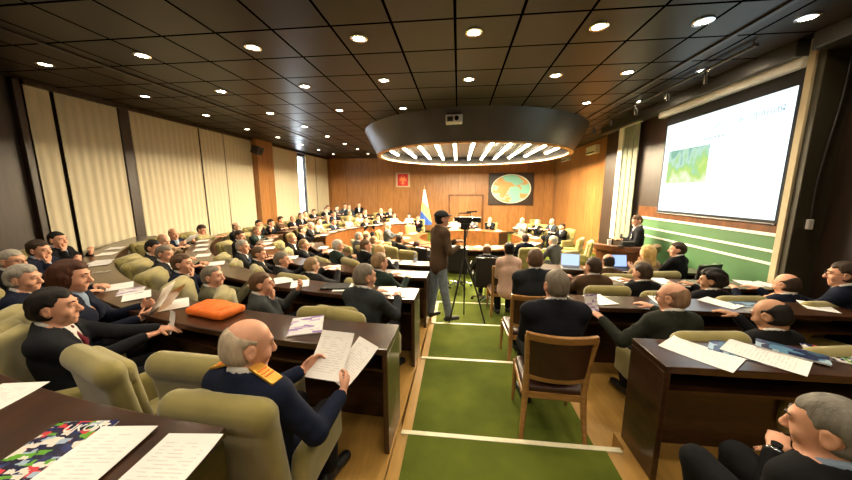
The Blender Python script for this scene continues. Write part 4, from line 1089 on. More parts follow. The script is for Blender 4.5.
def seat_for(info, kind='olive', back=.0, short='', turn=0.):
    r = info['root']; f = radians(info['face']+turn); p = r.location
    sink = .36-(info['hip'][2]-.095)
    import re
    lb = '%s of the %s' % (CW[kind], short)
    if len(re.findall(r"[A-Za-z']+", lb)) > 16: lb = lb.replace('olive ', '', 1).replace(' with white shirt', '').replace(' and white shirt', '').replace('beside the first curtain', 'by the curtain')
    return chair(kind, p[0]+sin(f)*back, p[1]-cos(f)*back, info['fz'], info['face']+turn, lb, CH[kind])
# ------------------------------------------------------------------ audience
SHRT = set()
def lab(short, tail=''):
    assert short not in SHRT, short
    SHRT.add(short); return (short+' '+tail).strip()
RHEAD = {'L1': 8.5, 'L2': 7.12, 'L3': 6.0, 'L4': 4.72, 'F1': 4.72, 'F2': 5.85, 'F3': 7.05}
def face_to(p, c): return degrees(atan2(-(c[0]-p[0]), c[1]-p[1]))
def spot(row, px, py, hz):
    """head spot: on the row's tier, hz above it, along the sight line of the pixel, eased towards the row's own radius"""
    T = TIER[row]; p = at_z(px, py, T+hz)
    if row in RHEAD:
        d = ray(px, py); best = None
        for t in np.linspace(.95, 1.05, 41):
            q = Vector((p[0]*t, p[1]*t, CZ+(T+hz-CZ)*t)); h2 = q[2]-T
            if not (.94 <= h2 <= 1.19): continue
            e = abs(hypot(q[0]-CL[0], q[1]-CL[1])-RHEAD[row])+.5*abs(h2-hz)
            if best is None or e < best[0]: best = (e, q, h2)
        if best: return best[1], best[2]
    return p, hz
def sit(row, px, py, short, hz=1.06, turn=0., seat='olive', tail='', back=0.02, label=None, **kw):
    p, h = spot(row, px, py, hz) if hz < 1.22 else (at_z(px, py, TIER[row]+hz), hz)
    f = kw.pop('face', None)
    if f is None: f = face_to(p, CL if row[0] in 'LF' else (p[0], 99))
    inf = person((p[0], p[1], TIER[row]), f+turn, hz=h, label=lab(short, tail), **kw)
    inf['row'] = row
    if seat: seat_for(inf, seat, back, short, kw.get('cturn', 0))
    return inf
def stand_at(px, py, fz, hz, face, short, **kw):
    p = at_z(px, py, fz+hz)
    inf = person((p[0], p[1], fz), face, hz=hz, stand=True, label=lab(short), **kw); return inf
# --- L1 : the officer's row
officer = sit('L1', 249, 346, 'bald officer in navy uniform with gold epaulettes', hz=1.12, lean=-.02, turn=-8, q=2, build=1.06, pose='read', hair='fringe', hcol=(.45, .36, .26), suit=(.008, .012, .032), skin='red', head=(-28, 14, 0), jowl=True, belly=.04, wide=1.06, seat=None,
              targets={1: (.27, .34, .68), -1: (-.05, .40, .72)})
m1 = sit('L1', 56, 308, 'dark-haired man in black suit leaning back, leaflet in hand', hz=1.06, lean=-.06, turn=-38, q=2, hair='thick', hcol='black', suit=(.012, .013, .017), skin='red', head=(0, 2, 0), collar=True, targets={1: (-.02, .42, .72), -1: (-.08, .50, .74)})
wom = sit('L1', 72, 277, 'woman with auburn bob haircut reading a white sheet', hz=1.12, lean=.10, turn=-34, q=2, hair='bob', hcol='auburn', fem=True, suit='navy', skin='red', head=(-6, 10, 0), pose='read', shirt='blue', targets={1: (.02, .42, .74), -1: (-.14, .42, .80)})
sit('L1', 25, 279, 'grey-haired man in dark jacket behind the woman with auburn bob', hz=1.0, lean=.02, turn=-30, q=2, hair='thick', hcol='grey', suit='navy', skin='red', head=(-10, 6, 0))
sit('L1', 13, 261, 'grey-haired man with glasses at the edge by the dark panel', hz=1.06, turn=-26, q=2, hair='short', hcol='grey', suit='black', skin='red', glasses=True, head=(-14, 8, 0))
sit('L1', 40, 250, 'brown-haired man resting his cheek near the first curtain', hz=1.07, turn=-30, q=2, pose='chin', hair='thick', hcol='dark', suit='navy', skin='red', head=(-6, 10, 6), shirt='blue')
sit('L1', 58, 240, 'black-haired man holding a fist to his mouth beside the first curtain', hz=1.10, turn=-25, q=2, pose='chin', hair='short', hcol='black', suit='black', skin='red', head=(-10, 4, 0), shirt='blue')
# --- L2
sit('L2', 365, 277, 'man in charcoal suit at the aisle end one row past the officer', hz=1.15, lean=.10, turn=-14, q=2, hair='short', hcol='salt', suit=(.030, .036, .040), skin='red', head=(-22, 8, 0))
sit('L2', 262, 284, 'man in grey jacket, hand at chin, behind the orange bag', hz=1.0, turn=-40, q=2, pose='chin', hair='short', hcol='brown', suit=(.05, .055, .055), skin='red', head=(-8, 4, 0))
sit('L2', 213, 277, 'man in olive-grey jacket left of the orange bag', hz=.99, turn=-44, q=2, hair='short', hcol='salt', suit=(.085, .080, .045), skin='red', head=(-10, 0, 0))
sit('L2', 183, 264, 'young brown-haired man in navy with his fingers on his chin', hz=1.04, turn=-40, q=2, pose='chin', hair='thick', hcol='brown', suit='navy', skin='red', head=(-6, 2, 0), tie=(.3, .3, .35))
sit('L2', 165, 254, 'grey-haired man in dark suit left of the young brown-haired man', hz=1.03, turn=-35, q=2, hair='short', hcol='salt', suit='char', skin='red', head=(-8, 14, 0))
sit('L2', 154, 248, 'dark-haired man in black suit at the bend of the olive chairs', hz=1.05, turn=-30, q=2, hair='short', hcol='black', suit='black', skin='red', head=(-8, 14, 0))
sit('L2', 164, 240, 'bald man in beige jacket bowing his head at the chair bend', hz=1.02, lean=.22, turn=-30, q=2, hair='fringe', hcol='blond', suit='tan', skin='fair', head=(-10, 30, 0))
sit('L2', 174, 234, 'bald man in navy suit holding papers before the wide curtain', hz=1.06, turn=-38, q=2, hair='fringe', hcol='brown', suit='navy', skin='red', head=(-12, 14, 0), pose='read', shirt='blue', tie=(.5, .5, .5))
sit('L2', 202, 230, 'dark-haired man in pale green jacket looking down before the curtain', hz=1.04, turn=-15, q=2, hair='short', hcol='dark', suit=(.30, .27, .13), skin='red', head=(-10, 24, 0), collar=False)
# --- L3
sit('L3', 380, 263, 'light-brown-haired man at the aisle end two rows past the officer', hz=1.05, turn=-24, q=2, hair='thick', hcol='light', suit='green', skin='red', head=(-12, 8, 0))
sit('L3', 312, 266, 'fair-haired man from behind, above the chair by the black folder', hz=1.0, q=2, hair='short', hcol='light', suit='char', skin='fair', head=(-16, 10, 0))
sit('L3', 282, 260, 'salt-and-pepper-haired man two places along from the black folder', hz=1.02, turn=-25, q=2, hair='short', hcol='salt', suit='char', skin='red', head=(-10, 8, 0))
sit('L3', 259, 254, 'brown-haired man with white collar behind the third chair row', hz=1.03, turn=-26, q=2, hair='short', hcol='brown', suit='black', skin='red', head=(-8, 14, 0))
sit('L3', 243, 247, 'stout grey-haired man with a white collar at the third chair bend', hz=1.04, turn=-30, q=2, hair='short', hcol='grey', suit='char', skin='red', head=(-10, 8, 0))
sit('L3', 240, 236, 'red-faced man in dark suit above the third chair bend', hz=1.06, turn=-28, q=2, hair='short', hcol='dark', suit='char', skin='red', head=(-6, 12, 0))
sit('L3', 237, 227, 'bald man leaning on his hand against the curtain', hz=1.06, turn=-20, q=2, pose='chin', hair='fringe', hcol='brown', suit='char', skin='fair', head=(0, 8, 0))
sit('L3', 257, 231, 'sandy-haired man in dark green jacket beside stacked papers', hz=1.05, turn=-20, q=2, hair='short', hcol='light', suit='green', skin='red', head=(-6, 16, 0))
sit('L3', 259, 224, 'black-haired man next to the broad wood pillar, hand raised', hz=1.07, turn=-12, q=2, pose='chin', hair='short', hcol='black', suit='black', skin='red', head=(0, 8, 0))
sit('L3', 271, 223, 'dark-haired man in black suit right of the wood pillar', hz=1.07, turn=5, q=2, hair='short', hcol='black', suit='black', skin='red', head=(0, 14, 0), tie=(.02, .02, .05))
sit('F2', 281, 220, 'dark-haired man in brown jacket reading by the pillar', hz=1.08, turn=8, q=1, hair='short', hcol='dark', suit='brown', skin='red', head=(0, 14, 0), collar=False)
# --- L4
sit('L4', 380, 252, 'blond balding man seen from behind, three rows past the officer', hz=1.05, q=2, hair='short', hcol='blond', suit='char', skin='fair', head=(-10, 12, 0))
sit('L4', 366, 246, 'brown-haired man in black suit turned right beside the blond balding man', hz=1.08, turn=-20, q=2, hair='short', hcol='brown', suit='black', skin='red', head=(-20, 6, 0))
sit('L4', 338, 246, 'white-haired man in dark green suit behind the water bottle', hz=1.06, turn=-14, q=2, hair='short', hcol='white', suit='green', skin='red', head=(-8, 12, 0))
sit('L4', 304, 245, 'red-faced fair-haired man left of the desk gap', hz=1.03, turn=-28, q=2, hair='receding', hcol='light', suit='black', skin='red', head=(0, 10, 0))
sit('L4', 292, 239, 'white-blond man with a dark collar by the fourth chair bend', hz=1.04, turn=-24, q=2, hair='short', hcol='blond', suit='black', skin='red', head=(0, 10, 0))
# --- far bench rows
far = [
 ('F1', 302, 230, 'man with brown hair and white shirt at the near end of the wood bench', dict(hair='short', hcol='brown', suit='black')),
 ('F1', 311, 226, 'white-haired man in dark suit second on the wood bench', dict(hair='short', hcol='white', suit='char')),
 ('F1', 319, 222, 'person in beige jacket leaning over papers on the wood bench', dict(hair='receding', hcol='brown', suit='beige', lean=.25)),
 ('F1', 334, 222, 'man in slate jacket and white shirt mid-way along the wood bench', dict(hair='short', hcol='brown', suit='slate')),
 ('F1', 349, 219, 'woman in pale pink blouse on the wood bench', dict(hair='bob', hcol='blond', suit='pink', fem=True)),
 ('F1', 366, 220, 'man in black suit bending over the wood bench', dict(hair='short', hcol='dark', suit='black', lean=.25)),
 ('F1', 378, 218, 'man in dark suit with white shirt next along the wood bench', dict(hair='short', hcol='brown', suit='char')),
 ('F1', 394, 216, 'woman in white blouse at the far end of the wood bench', dict(hair='bob', hcol='brown', suit='white', fem=True)),
 ('F2', 293, 219, 'bald man in black suit with striped tie by the fourth curtain', dict(hair='fringe', hcol='brown', suit='black', tie=(.3, .3, .35))),
 ('F2', 301, 216, 'man in black suit with open white shirt below the bright window', dict(hair='short', hcol='brown', suit='black')),
 ('F2', 327, 218, 'grey-haired man in charcoal suit behind the bench, hand at face', dict(hair='short', hcol='grey', suit='char', pose='chin')),
 ('F2', 334, 214, 'man in navy suit and tie in the second far row', dict(hair='short', hcol='brown', suit='navy', tie=(.1, .02, .03))),
 ('F2', 350, 214, 'woman in cream cardigan in the second far row', dict(hair='bob', hcol='light', suit='cream', fem=True)),
 ('F2', 360, 216, 'woman with light scarf at the far part of the second row', dict(hair='updo', hcol='brown', suit='cream', fem=True)),
 ('F3', 305, 214, 'man in tan coat under the bright window gap', dict(hair='short', hcol='brown', suit='tan')),
 ('F3', 314, 212, 'man in black suit against the curtain right of the window', dict(hair='short', hcol='brown', suit='black')),
 ('F3', 326, 210, 'man in dark suit where the curtains meet the wood wall', dict(hair='short', hcol='brown', suit='black')),
 ('F3', 328, 208, 'red-faced man in the far corner leaning right', dict(hair='short', hcol='auburn', suit='char')),
 ('F3', 337, 208, 'man in grey suit and white shirt against the wood wall', dict(hair='short', hcol='brown', suit='grey')),
 ('F3', 365, 212, 'man in black jacket and white shirt before the back wall', dict(hair='short', hcol='brown', suit='black')),
 ('F3', 381, 211, 'bald man in black suit before the back wall', dict(hair='fringe', hcol='brown', suit='black')),
 ('F3', 390, 210, 'man in dark suit sitting tall below the red plaque', dict(hair='short', hcol='brown', suit='char')),
]
for row, px, py, sh, kw in far:
    kw.setdefault('skin', random.choice(['red', 'fair', 'mid'])); kw.setdefault('head', (random.uniform(-15, 10), random.uniform(2, 14), 0))
    sit(row, px, py, sh, hz=1.08, q=1, **kw)
for px, py, sh, kw in ((345, 206, 'standing man in grey jacket before the wood wall', dict(suit='grey', hair='short')), (349, 207, 'standing man with white shirt just right of the grey jacket', dict(suit='slate', hair='short', hcol='brown')), (359, 205, 'standing man in black suit by the wood wall', dict(suit='black', hair='short'))):
    p = at_y(px, py, 15.6); hz = max(1.56, min(1.7, p[2])); p = at_z(px, py, hz)
    person((p[0], min(p[1], 16.3), 0), -160, hz=hz, pose='stand', stand=True, q=0, skin='red', label=lab(sh), **kw)
# --- inside the ring, curtain side (facing the ring)
for px, py, z, sh, kw in ((359, 237, 1.12, 'grey-haired man in grey shirt near the cream chair by the wood bench', dict(hair='short', hcol='grey', suit='grey')),
                          (367, 238, .98, 'red-faced dark-haired man left of the cream chair', dict(hair='short', hcol='brown', suit='tan')),
                          (374, 241, 1.02, 'man in olive jacket right of the cream chair', dict(hair='receding', hcol='light', suit='olive')),
                          (400, 240, 1.06, 'dark-haired man in black suit seen from behind at the ring', dict(hair='short', hcol='dark', suit='black', q=1)),
                          (417, 246, .98, 'bald red-headed man in black suit beside the cameraman', dict(hair='receding', hcol='auburn', suit='black', lean=.2, q=1)),
                          (388, 226, 1.10, 'white-haired man in grey suit facing the camera at the ring', dict(hair='receding', hcol='white', suit='grey', glasses=True, q=1))):
    p = at_z(px, py, z); f = face_to(p, RT)
    q = kw.pop('q', 1)
    inf = person((p[0], p[1], 0), f, hz=z, label=lab(sh), q=q, skin='red', **kw); inf['row'] = 'RING'
    seat_for(inf, 'olive', .02, sh)
# --- beyond the ring
for px, py, Y_, sh, kw in ((409, 216, 14.9, 'dark-haired woman in white blouse left of the flag', dict(hair='bob', hcol='black', suit='white', fem=True)),
                           (418, 218, 14.6, 'man in dark suit right under the flag', dict(hair='short', hcol='brown', suit='black')),
                           (444, 220, 13.35, 'man in grey suit beyond the ring, hidden by the cameraman', dict(hair='short', hcol='grey', suit='grey')),
                           (455, 220, 13.35, 'white-shirted man beyond the ring left of the video camera', dict(hair='short', hcol='brown', suit='white')),
                           (472, 218, 13.35, 'man in grey suit beyond the ring before the double door', dict(hair='short', hcol='brown', suit='grey')),
                           (490, 220, 13.35, 'man in dark suit under the left edge of the globe panel', dict(hair='short', hcol='light', suit='black', pose='chin')),
                           (522, 221, 12.9, 'man in light grey suit below the globe panel', dict(hair='receding', hcol='white', suit=(.28, .26, .25))),
                           (537, 223, 12.7, 'white-haired man in black suit, high cream chair behind', dict(hair='short', hcol='white', suit='black', lean=.2)),
                           (552, 222, 12.4, 'man in blue-grey suit second from the lectern side of the ring', dict(hair='short', hcol='grey', suit='slate', tie=(.2, .05, .05))),
                           (562, 227, 11.4, 'dark-haired man in black suit at the lectern side of the ring', dict(hair='short', hcol='dark', suit='black', tie=(.02, .02, .1)))):
    p = at_y(px, py, Y_); z = max(.98, min(1.18, p[2])); p = at_z(px, py, z); f = face_to(p, RT)
    if Y_ > 14: f = 175
    inf = person((p[0], p[1], 0), f, hz=z, label=lab(sh), q=1, skin='fair' if px % 2 else 'red', **kw); inf['row'] = 'RING'
    seat_for(inf, 'olive', .02, sh)
# --- backs of the people at the near side of the ring
for px, py, z, f, st, sh, kw in ((487, 250, 1.08, -2, 'office', 'bald man in black suit on a black office chair', dict(hair='fringe', hcol='brown', suit='black', lean=.2)),
                             (525, 239, 1.10, 8, 'olive', 'dark-haired man in navy suit seen from behind at the ring', dict(hair='short', hcol='dark', suit='navy')),
                             (553, 241, 1.10, 35, 'olive', 'white-haired man in grey suit leaning over the ring table', dict(hair='short', hcol='white', suit='grey', lean=.35))):
    p = at_z(px, py, z)
    inf = person((p[0], p[1], 0), f, hz=z, label=lab(sh), q=1, skin='red', **kw); inf['row'] = 'RING'
    seat_for(inf, st, .02, sh)
# --- right section
pk = sit('R4', 509, 250, 'black-haired woman in pale pink top seen from behind in the aisle', hz=1.22, face=2, q=1, seat=None, hair='updo', hcol='black', suit='pink', fem=True, shirt='cream', skin='red', head=(0, 6, 0), lean=0., pose='lap')
sit('R1', 829, 430, 'grey-haired man in dark suit in the bottom corner, head cut off', hz=.92, face=12, q=2, hair='short', hcol=(.17, .155, .13), suit='black', skin='red', head=(22, 12, 0), lean=.12, jowl=True, shirt='blue', targets={-1: (.08, .25, .66), 1: (.24, .24, .56)})
sit('R2', 672, 298, 'balding man with glasses behind the front right desk', hz=1.06, face=6, q=2, hair='fringe', hcol=(.24, .14, .085), suit=(.022, .024, .018), skin='red', head=(26, 10, 0), glasses=True, targets={-1: (-.42, .30, .78)})
sit('R2', 771, 316, 'bald dark-skinned man bending forward behind the blue brochures', hz=.98, lean=.14, face=10, q=2, hair='fringe', hcol='black', suit='black', skin='tan', head=(12, 24, 0), targets={-1: (-.38, .30, .80)})
wc1 = sit('R2', 556, 286, 'man in navy suit on the near wooden chair', hz=1.20, face=2, q=2, seat=None, hair='short', hcol='salt', suit=(.009, .010, .015), skin='red', head=(2, 8, 0), lean=-.02, build=1.16, pose='lap')
wc2 = sit('R3', 535, 260, 'dark-haired man in dark blue-grey suit on the farther wooden chair', hz=1.27, face=0, q=2, seat=None, hair='short', hcol='brown', suit=(.018, .021, .025), skin='red', head=(-6, 6, 0), build=1.1, lean=0., pose='lap')
sit('R3', 593, 267, 'dark-haired man with bald patch in front of the laptop desk', hz=1.08, face=4, q=2, hair='short', hcol='dark', suit='brown', skin='red', head=(10, 8, 0))
sit('R3', 642, 273, 'dark-haired person in black right in front of the blond woman', hz=1.05, face=8, q=2, hair='short', hcol='dark', suit='black', skin='red', head=(12, 10, 0))
sit('R3', 711, 281, 'person with bushy black hair in the third right row', hz=1.0, face=6, q=2, hair='bushy', hcol='black', suit='black', skin='tan', head=(40, 8, 0))
sit('R3', 786, 285, 'bald man below the pale pilaster in the third right row', hz=1.0, face=8, q=2, hair='fringe', hcol='dark', suit='navy', skin='red', head=(8, 14, 0))
sit('R3', 843, 275, 'dark-haired man with glasses at the edge by the recess wall', hz=1.20, face=30, q=2, hair='thick', hcol='dark', suit='navy', skin='red', glasses=True, head=(20, 6, 0))
sit('R4', 608, 262, 'bald man in front of the open blue laptop', hz=1.04, face=0, q=2, hair='fringe', hcol='black', suit='brown', skin='tan', head=(0, 12, 0))
sit('R4', 647, 253, 'woman with big blond hair leaning on her hand', hz=1.16, face=10, q=2, pose='chinL', hair='long', hcol=(.62, .42, .16), suit='tan', skin='fair', fem=True, wide=1.12, head=(14, 8, 0))
mr = sit('R4', 677, 250, 'dark-haired man looking left beside the black high-backed chair', hz=1.18, face=30, q=1, seat=None, hair='thick', hcol='dark', suit='black', skin='red', head=(30, 4, 0))
p = mr['root'].location
chair('office', p[0]+.06, p[1]-.16, .16, 20, 'black high-backed chair with a silver rim below the green wall', CH['office'])
# --- speaker at the lectern, cameraman
sp_ = stand_at(637, 221, 0, 1.64, 78, 'speaker in dark suit with a white badge standing at the lectern', q=1, hair='short', hcol='brown', suit='char', skin='red', head=(14, 24, 0), targets={1: (.14, .34, 1.22), -1: (-.14, .34, 1.22)}, pose='table', tie=(.05, .05, .1))
cm = stand_at(442, 219, .24, 1.63, -58, 'cameraman in brown leather jacket, blue jeans and black cap', q=2, hair='crop', hcol='black', suit=(.085, .052, .030), skin='red', head=(-4, 0, 0), trousers='denim', collar=False, targets={1: (.16, .28, 1.20), -1: (-.02, .34, 1.26)}, pose='table', side_r={1: ((.11, .05, .50), (.13, .12, .085)), -1: ((-.10, -.02, .50), (-.13, -.06, .085))})
# ------------------------------------------------------------------ details worn or held
def on(info, name, mb_or_me, mat, par=None, col=None, **k):
    o = mb_or_me.build(name, mat, par or info['root'], **k) if isinstance(mb_or_me, MB) else link(name, mb_or_me, mat, par or info['root'])
    if col: o.color = (*col, 1)
    return o
for sx in (1, -1):                                   # shoulder boards
    S = officer['SH'][sx]; nk = officer['neck']
    c = S*.74+nk*.26+np.array((0, -.005, .090)); d = S-nk; a = atan2(d[2]*1.25, d[0]) if sx > 0 else atan2(-d[2]*1.25, -d[0])
    M = Matrix.Translation(Vector(c)) @ Matrix.Rotation(-a, 4, 'Y')
    m = MB(); m.cbox((0, 0, 0), (.072, .030, .007), M); e = on(officer, 'epaulette', m, 'gold', bevel=.004)
    for k in (-1, 0, 1):
        m = MB(); m.cbox((k*.02, 0, .008), (.003, .024, .002), M); on(officer, 'stripe', m, 'orange_fabric', e)
for info in (cm,):                                   # cap
    T = info['T']; s = SDF(T.o-.17, T.o+.18, .009)
    s.ell(T(0, -.012, .045), (.094*1.05, .113*1.05, .088*1.05), T.M, .01); X, Y, Z = s.grid()
    x, y, z = [((X-T.o[0])*T.M[0][i]+(Y-T.o[1])*T.M[1][i]+(Z-T.o[2])*T.M[2][i]) for i in range(3)]
    s.F = np.maximum(s.F, (.045-z).astype(np.float32)); s.cone(T(-.03, .10, .052), T(.03, .10, .052), .055, k=.01, flat=(T.M[:, 2], .16))
    o = on(info, 'cap', s.mesh('cap'), 'black_fabric')
p = at_y(638, 232, sp_['root'].location[1])
m = MB(); m.cbox((-.07, .165, 1.30), (.03, .006, .04)); on(sp_, 'badge', m, 'paper')
# ------------------------------------------------------------------ lectern with its things
LX, LY = 3.62, 6.62
root = empty('lectern', (LX, LY, 0), 0, 'curved wooden lectern with a thick rim where the speaker stands', 'lectern')
def arcbox(mb, r0, r1, z0, z1, a0, a1): mb.arc((0, .35), r0, r1, z0, z1, a0, a1, 26)
m = MB(); arcbox(m, .60, .64, 0, 1.06, radians(-75), radians(75)); m.build('body', 'desk_front', root, .006)
m = MB(); arcbox(m, .56, .69, 1.06, 1.19, radians(-77), radians(77)); m.build('rim', 'desk_front', root, .02)
m = MB(); arcbox(m, .05, .60, 1.02, 1.05, radians(-77), radians(77)); m.build('reading_shelf', 'desk_wood', root, .004)
m = MB(); arcbox(m, .595, .66, 0, .09, radians(-75), radians(75)); m.build('plinth', 'desk_wood', root, .005)
LT = 1.19
for i, (dx, lb) in enumerate(((-.10, 'black microphone on the lectern rim nearest the speaker'), (-.26, 'black microphone on the lectern rim beside the white cup'))):
    r = empty('microphone', (LX+dx-.05, LY-.22, LT), 0, lb, 'microphone')
    m = MB(); m.lathe([(.06, 0), (.055, .02), (.01, .025)], 16); m.build('base', 'dark_plastic', r, smooth=True)
    m = MB(); m.tube([(0, 0, .02), (.01, .03, .12), (.05, .12, .19)], .006, 8); m.build('gooseneck', 'dark_plastic', r, smooth=True)
    m = MB(); m.tube([(.045, .11, .185), (.07, .16, .22)], [.018, .022], 10); m.build('head', 'black_fabric', r, smooth=True)
def cup(loc, lb, mat='plastic_cup', s=1.):
    r = empty('cup', loc, 0, lb, 'cup')
    m = MB(); m.lathe([(.026*s, 0), (.036*s, .09*s), (.033*s, .09*s), (.024*s, .006)], 18); m.build('body', mat, r, smooth=True)
    m = MB(); m.lathe([(.037*s, .088*s), (.037*s, .094*s), (.033*s, .094*s), (.033*s, .088*s), (.037*s, .088*s)], 18, close=False); m.build('rim', 'white_trim', r, smooth=True); return r
cup((LX-.46, LY-.04, LT), 'white cup standing on the left end of the lectern rim', s=1.2)
m = MB(); m.box((-.12, -.05, 0), (.12, .05, .10)); o = m.build('console_box', 'dark_plastic', None, .01); o.location = (LX-.18, LY-.20+.0, LT); props(o, 'low black control box on the lectern rim', 'box')
# ------------------------------------------------------------------ video camera on tripod
vp = at_y(464, 219, 4.72)
VX, VY, VZ = vp
fz_t = .12
r = empty('tripod', (VX+.02, VY, fz_t), 0, 'thin black tripod carrying the video camera in the aisle', 'tripod')
hz_ = VZ-.16-fz_t
m = MB(); m.tube([(0, 0, hz_*.62), (0, 0, hz_)], .018, 10); m.build('centre_column', 'dark_plastic', r, smooth=True)
m = MB(); m.box((-.07, -.08, hz_), (.07, .08, hz_+.10)); m.build('pan_head', 'dark_plastic', r, .015)
m = MB(); m.tube([(.04, -.05, hz_+.05), (.02, -.30, hz_-.08)], .010, 8); m.build('pan_handle', 'dark_plastic', r, smooth=True)
for fx, fy, fz in ((-.22, -.25, .12), (.36, -.10, .0), (.02, .40, .0)):
    m = MB(); m.tube([(0, 0, hz_*.72), (fx*.55, fy*.55, hz_*.38), (fx, fy, fz+.012)], [.016, .014, .011], 8); m.build('leg', 'dark_plastic', r, smooth=True)
r = empty('video_camera', (VX, VY, VZ-.06), radians(-4), 'black professional video camera on a tripod with a top handle', 'video camera')
r.scale = (.62, .62, .62)
m = MB(); m.box((-.16, -.10, .0), (.20, .12, .15)); m.build('body', 'dark_plastic', r, .02)
m = MB(); m.tube([(.18, .0, .08), (.34, .0, .08)], [.05, .065], 16); m.build('lens', 'glass_dark', r, smooth=True)
m = MB(); m.box((.32, -.07, .02), (.42, .07, .14)); m.build('lens_hood', 'dark_plastic', r, .01)
m = MB(); m.tube([(-.12, 0, .14), (-.13, 0, .24), (.16, 0, .25), (.18, 0, .15)], .016, 8); m.build('top_handle', 'dark_plastic', r, smooth=True)
m = MB(); m.tube([(.06, .02, .27), (.32, .02, .29)], .02, 10); m.build('microphone', 'black_fabric', r, smooth=True)
m = MB(); m.box((-.24, -.13, .05), (-.10, -.04, .15)); m.build('viewfinder', 'dark_plastic', r, .01)
m = MB(); m.box((-.10, -.104, .04), (.10, -.099, .10)); m.build('side_panel', 'ring_metal', r)
# ------------------------------------------------------------------ papers, brochures, bottles, laptops
def sheet_mesh(w, h, t=.0016, bend=.004, seed=0):
    rnd = random.Random(seed); n = 6; vs = []; fs = []
    a, b = rnd.uniform(.6, 1.4), rnd.uniform(-1, 1)
    for k in (0, 1):
        for j in range(n+1):
            for i in range(n+1):
                x = -w/2+w*i/n; y = -h/2+h*j/n
                vs.append((x, y, .0008+bend*max(0, (2*abs(y/h))**3*a*(1+b*x/w))+(t if k else 0)))
    N1 = (n+1)**2
    for j in range(n):
        for i in range(n):
            q = j*(n+1)+i; fs.append((q+N1, q+1+N1, q+n+2+N1, q+n+1+N1)); fs.append((q, q+n+1, q+n+2, q+1))
    for i in range(n):
        fs.append((i, i+1, i+1+N1, i+N1)); q = n*(n+1)+i; fs.append((q+1, q, q+N1, q+1+N1))
        q = i*(n+1); fs.append((q+n+1, q, q+N1, q+n+1+N1)); q += n; fs.append((q, q+n+1, q+n+1+N1, q+N1))
    m = MB(); m.add(vs, fs); return m
SHEETS = [sheet_mesh(.21, .297, seed=i).mesh('paper_sheet') for i in range(4)]
for me in SHEETS: me.materials.append(MAT['paper'])
ROWTXT = dict(L0="bottom-corner desk", L1="officer's desk", L2='desk one row past the officer', L3='desk two rows past the officer', L4='desk nearest the cameraman',
              F1='wood-fronted bench', F2='desk behind the wood-fronted bench', F3='rear desk by the curtains', R1='front right desk', R2='second right desk', R3='third right desk', R4='laptop desk', RING='central ring table')
PLACED = []
def clamp_ring(a):
    d = degrees(a) % 360
    for lo, hi in ((42-2.5, 42+5), (118-5, 140+5), (222-5, 242+5), (316-5, 318+5)):
        if lo-4 < d < hi+4: d = lo-4 if d < (lo+hi)/2 else hi+4
    return radians(d if d < 180 else d-360)
def on_desk(row, px, py, lift=0., clamp=True):
    D = DESKTOP[row]
    if row == 'RING': p = at_z(px, py, .75); a = clamp_ring(atan2(-(p[0]-RT[0]), RT[1]-p[1])); R = hypot(p[0]-RT[0], p[1]-RT[1]); R = min(max(R, 1.93), 2.2); return Vector((RT[0]-R*sin(a), RT[1]-R*cos(a), .75+lift)), -a
    if D[0] == 'arc':
        p = at_z(px, py, D[4]); C = D[1]; a = atan2(-(p[0]-C[0]), C[1]-p[1]); R = hypot(p[0]-C[0], p[1]-C[1])
        if clamp: R = min(max(R, D[2]+.13), D[2]+D[3]-.14)
        if row == 'F1': a = min(max(a, radians(82)), radians(147))
        return Vector((C[0]-R*sin(a), C[1]-R*cos(a), D[4]+lift)), -a
    p = at_z(px, py, D[5])
    if clamp: p[1] = min(max(p[1], D[3]+.12), D[4]-.12); p[0] = min(max(p[0], D[1]+.12), D[2]-.12)
    p[2] = D[5]+lift; return p, 0.
def lay(row, px, py, rot=0., kind='paper', lift=0., sc=1., clamp=True):
    p, f = on_desk(row, px, py, lift, clamp)
    if kind == 'paper':
        o = bpy.data.objects.new('paper_sheet', SHEETS[len(PLACED) % 4]); COL.objects.link(o)
    o.location = p; o.rotation_euler = (0, 0, f+radians(rot)); o.scale = (sc, sc, 1)
    PLACED.append((row, o)); return o
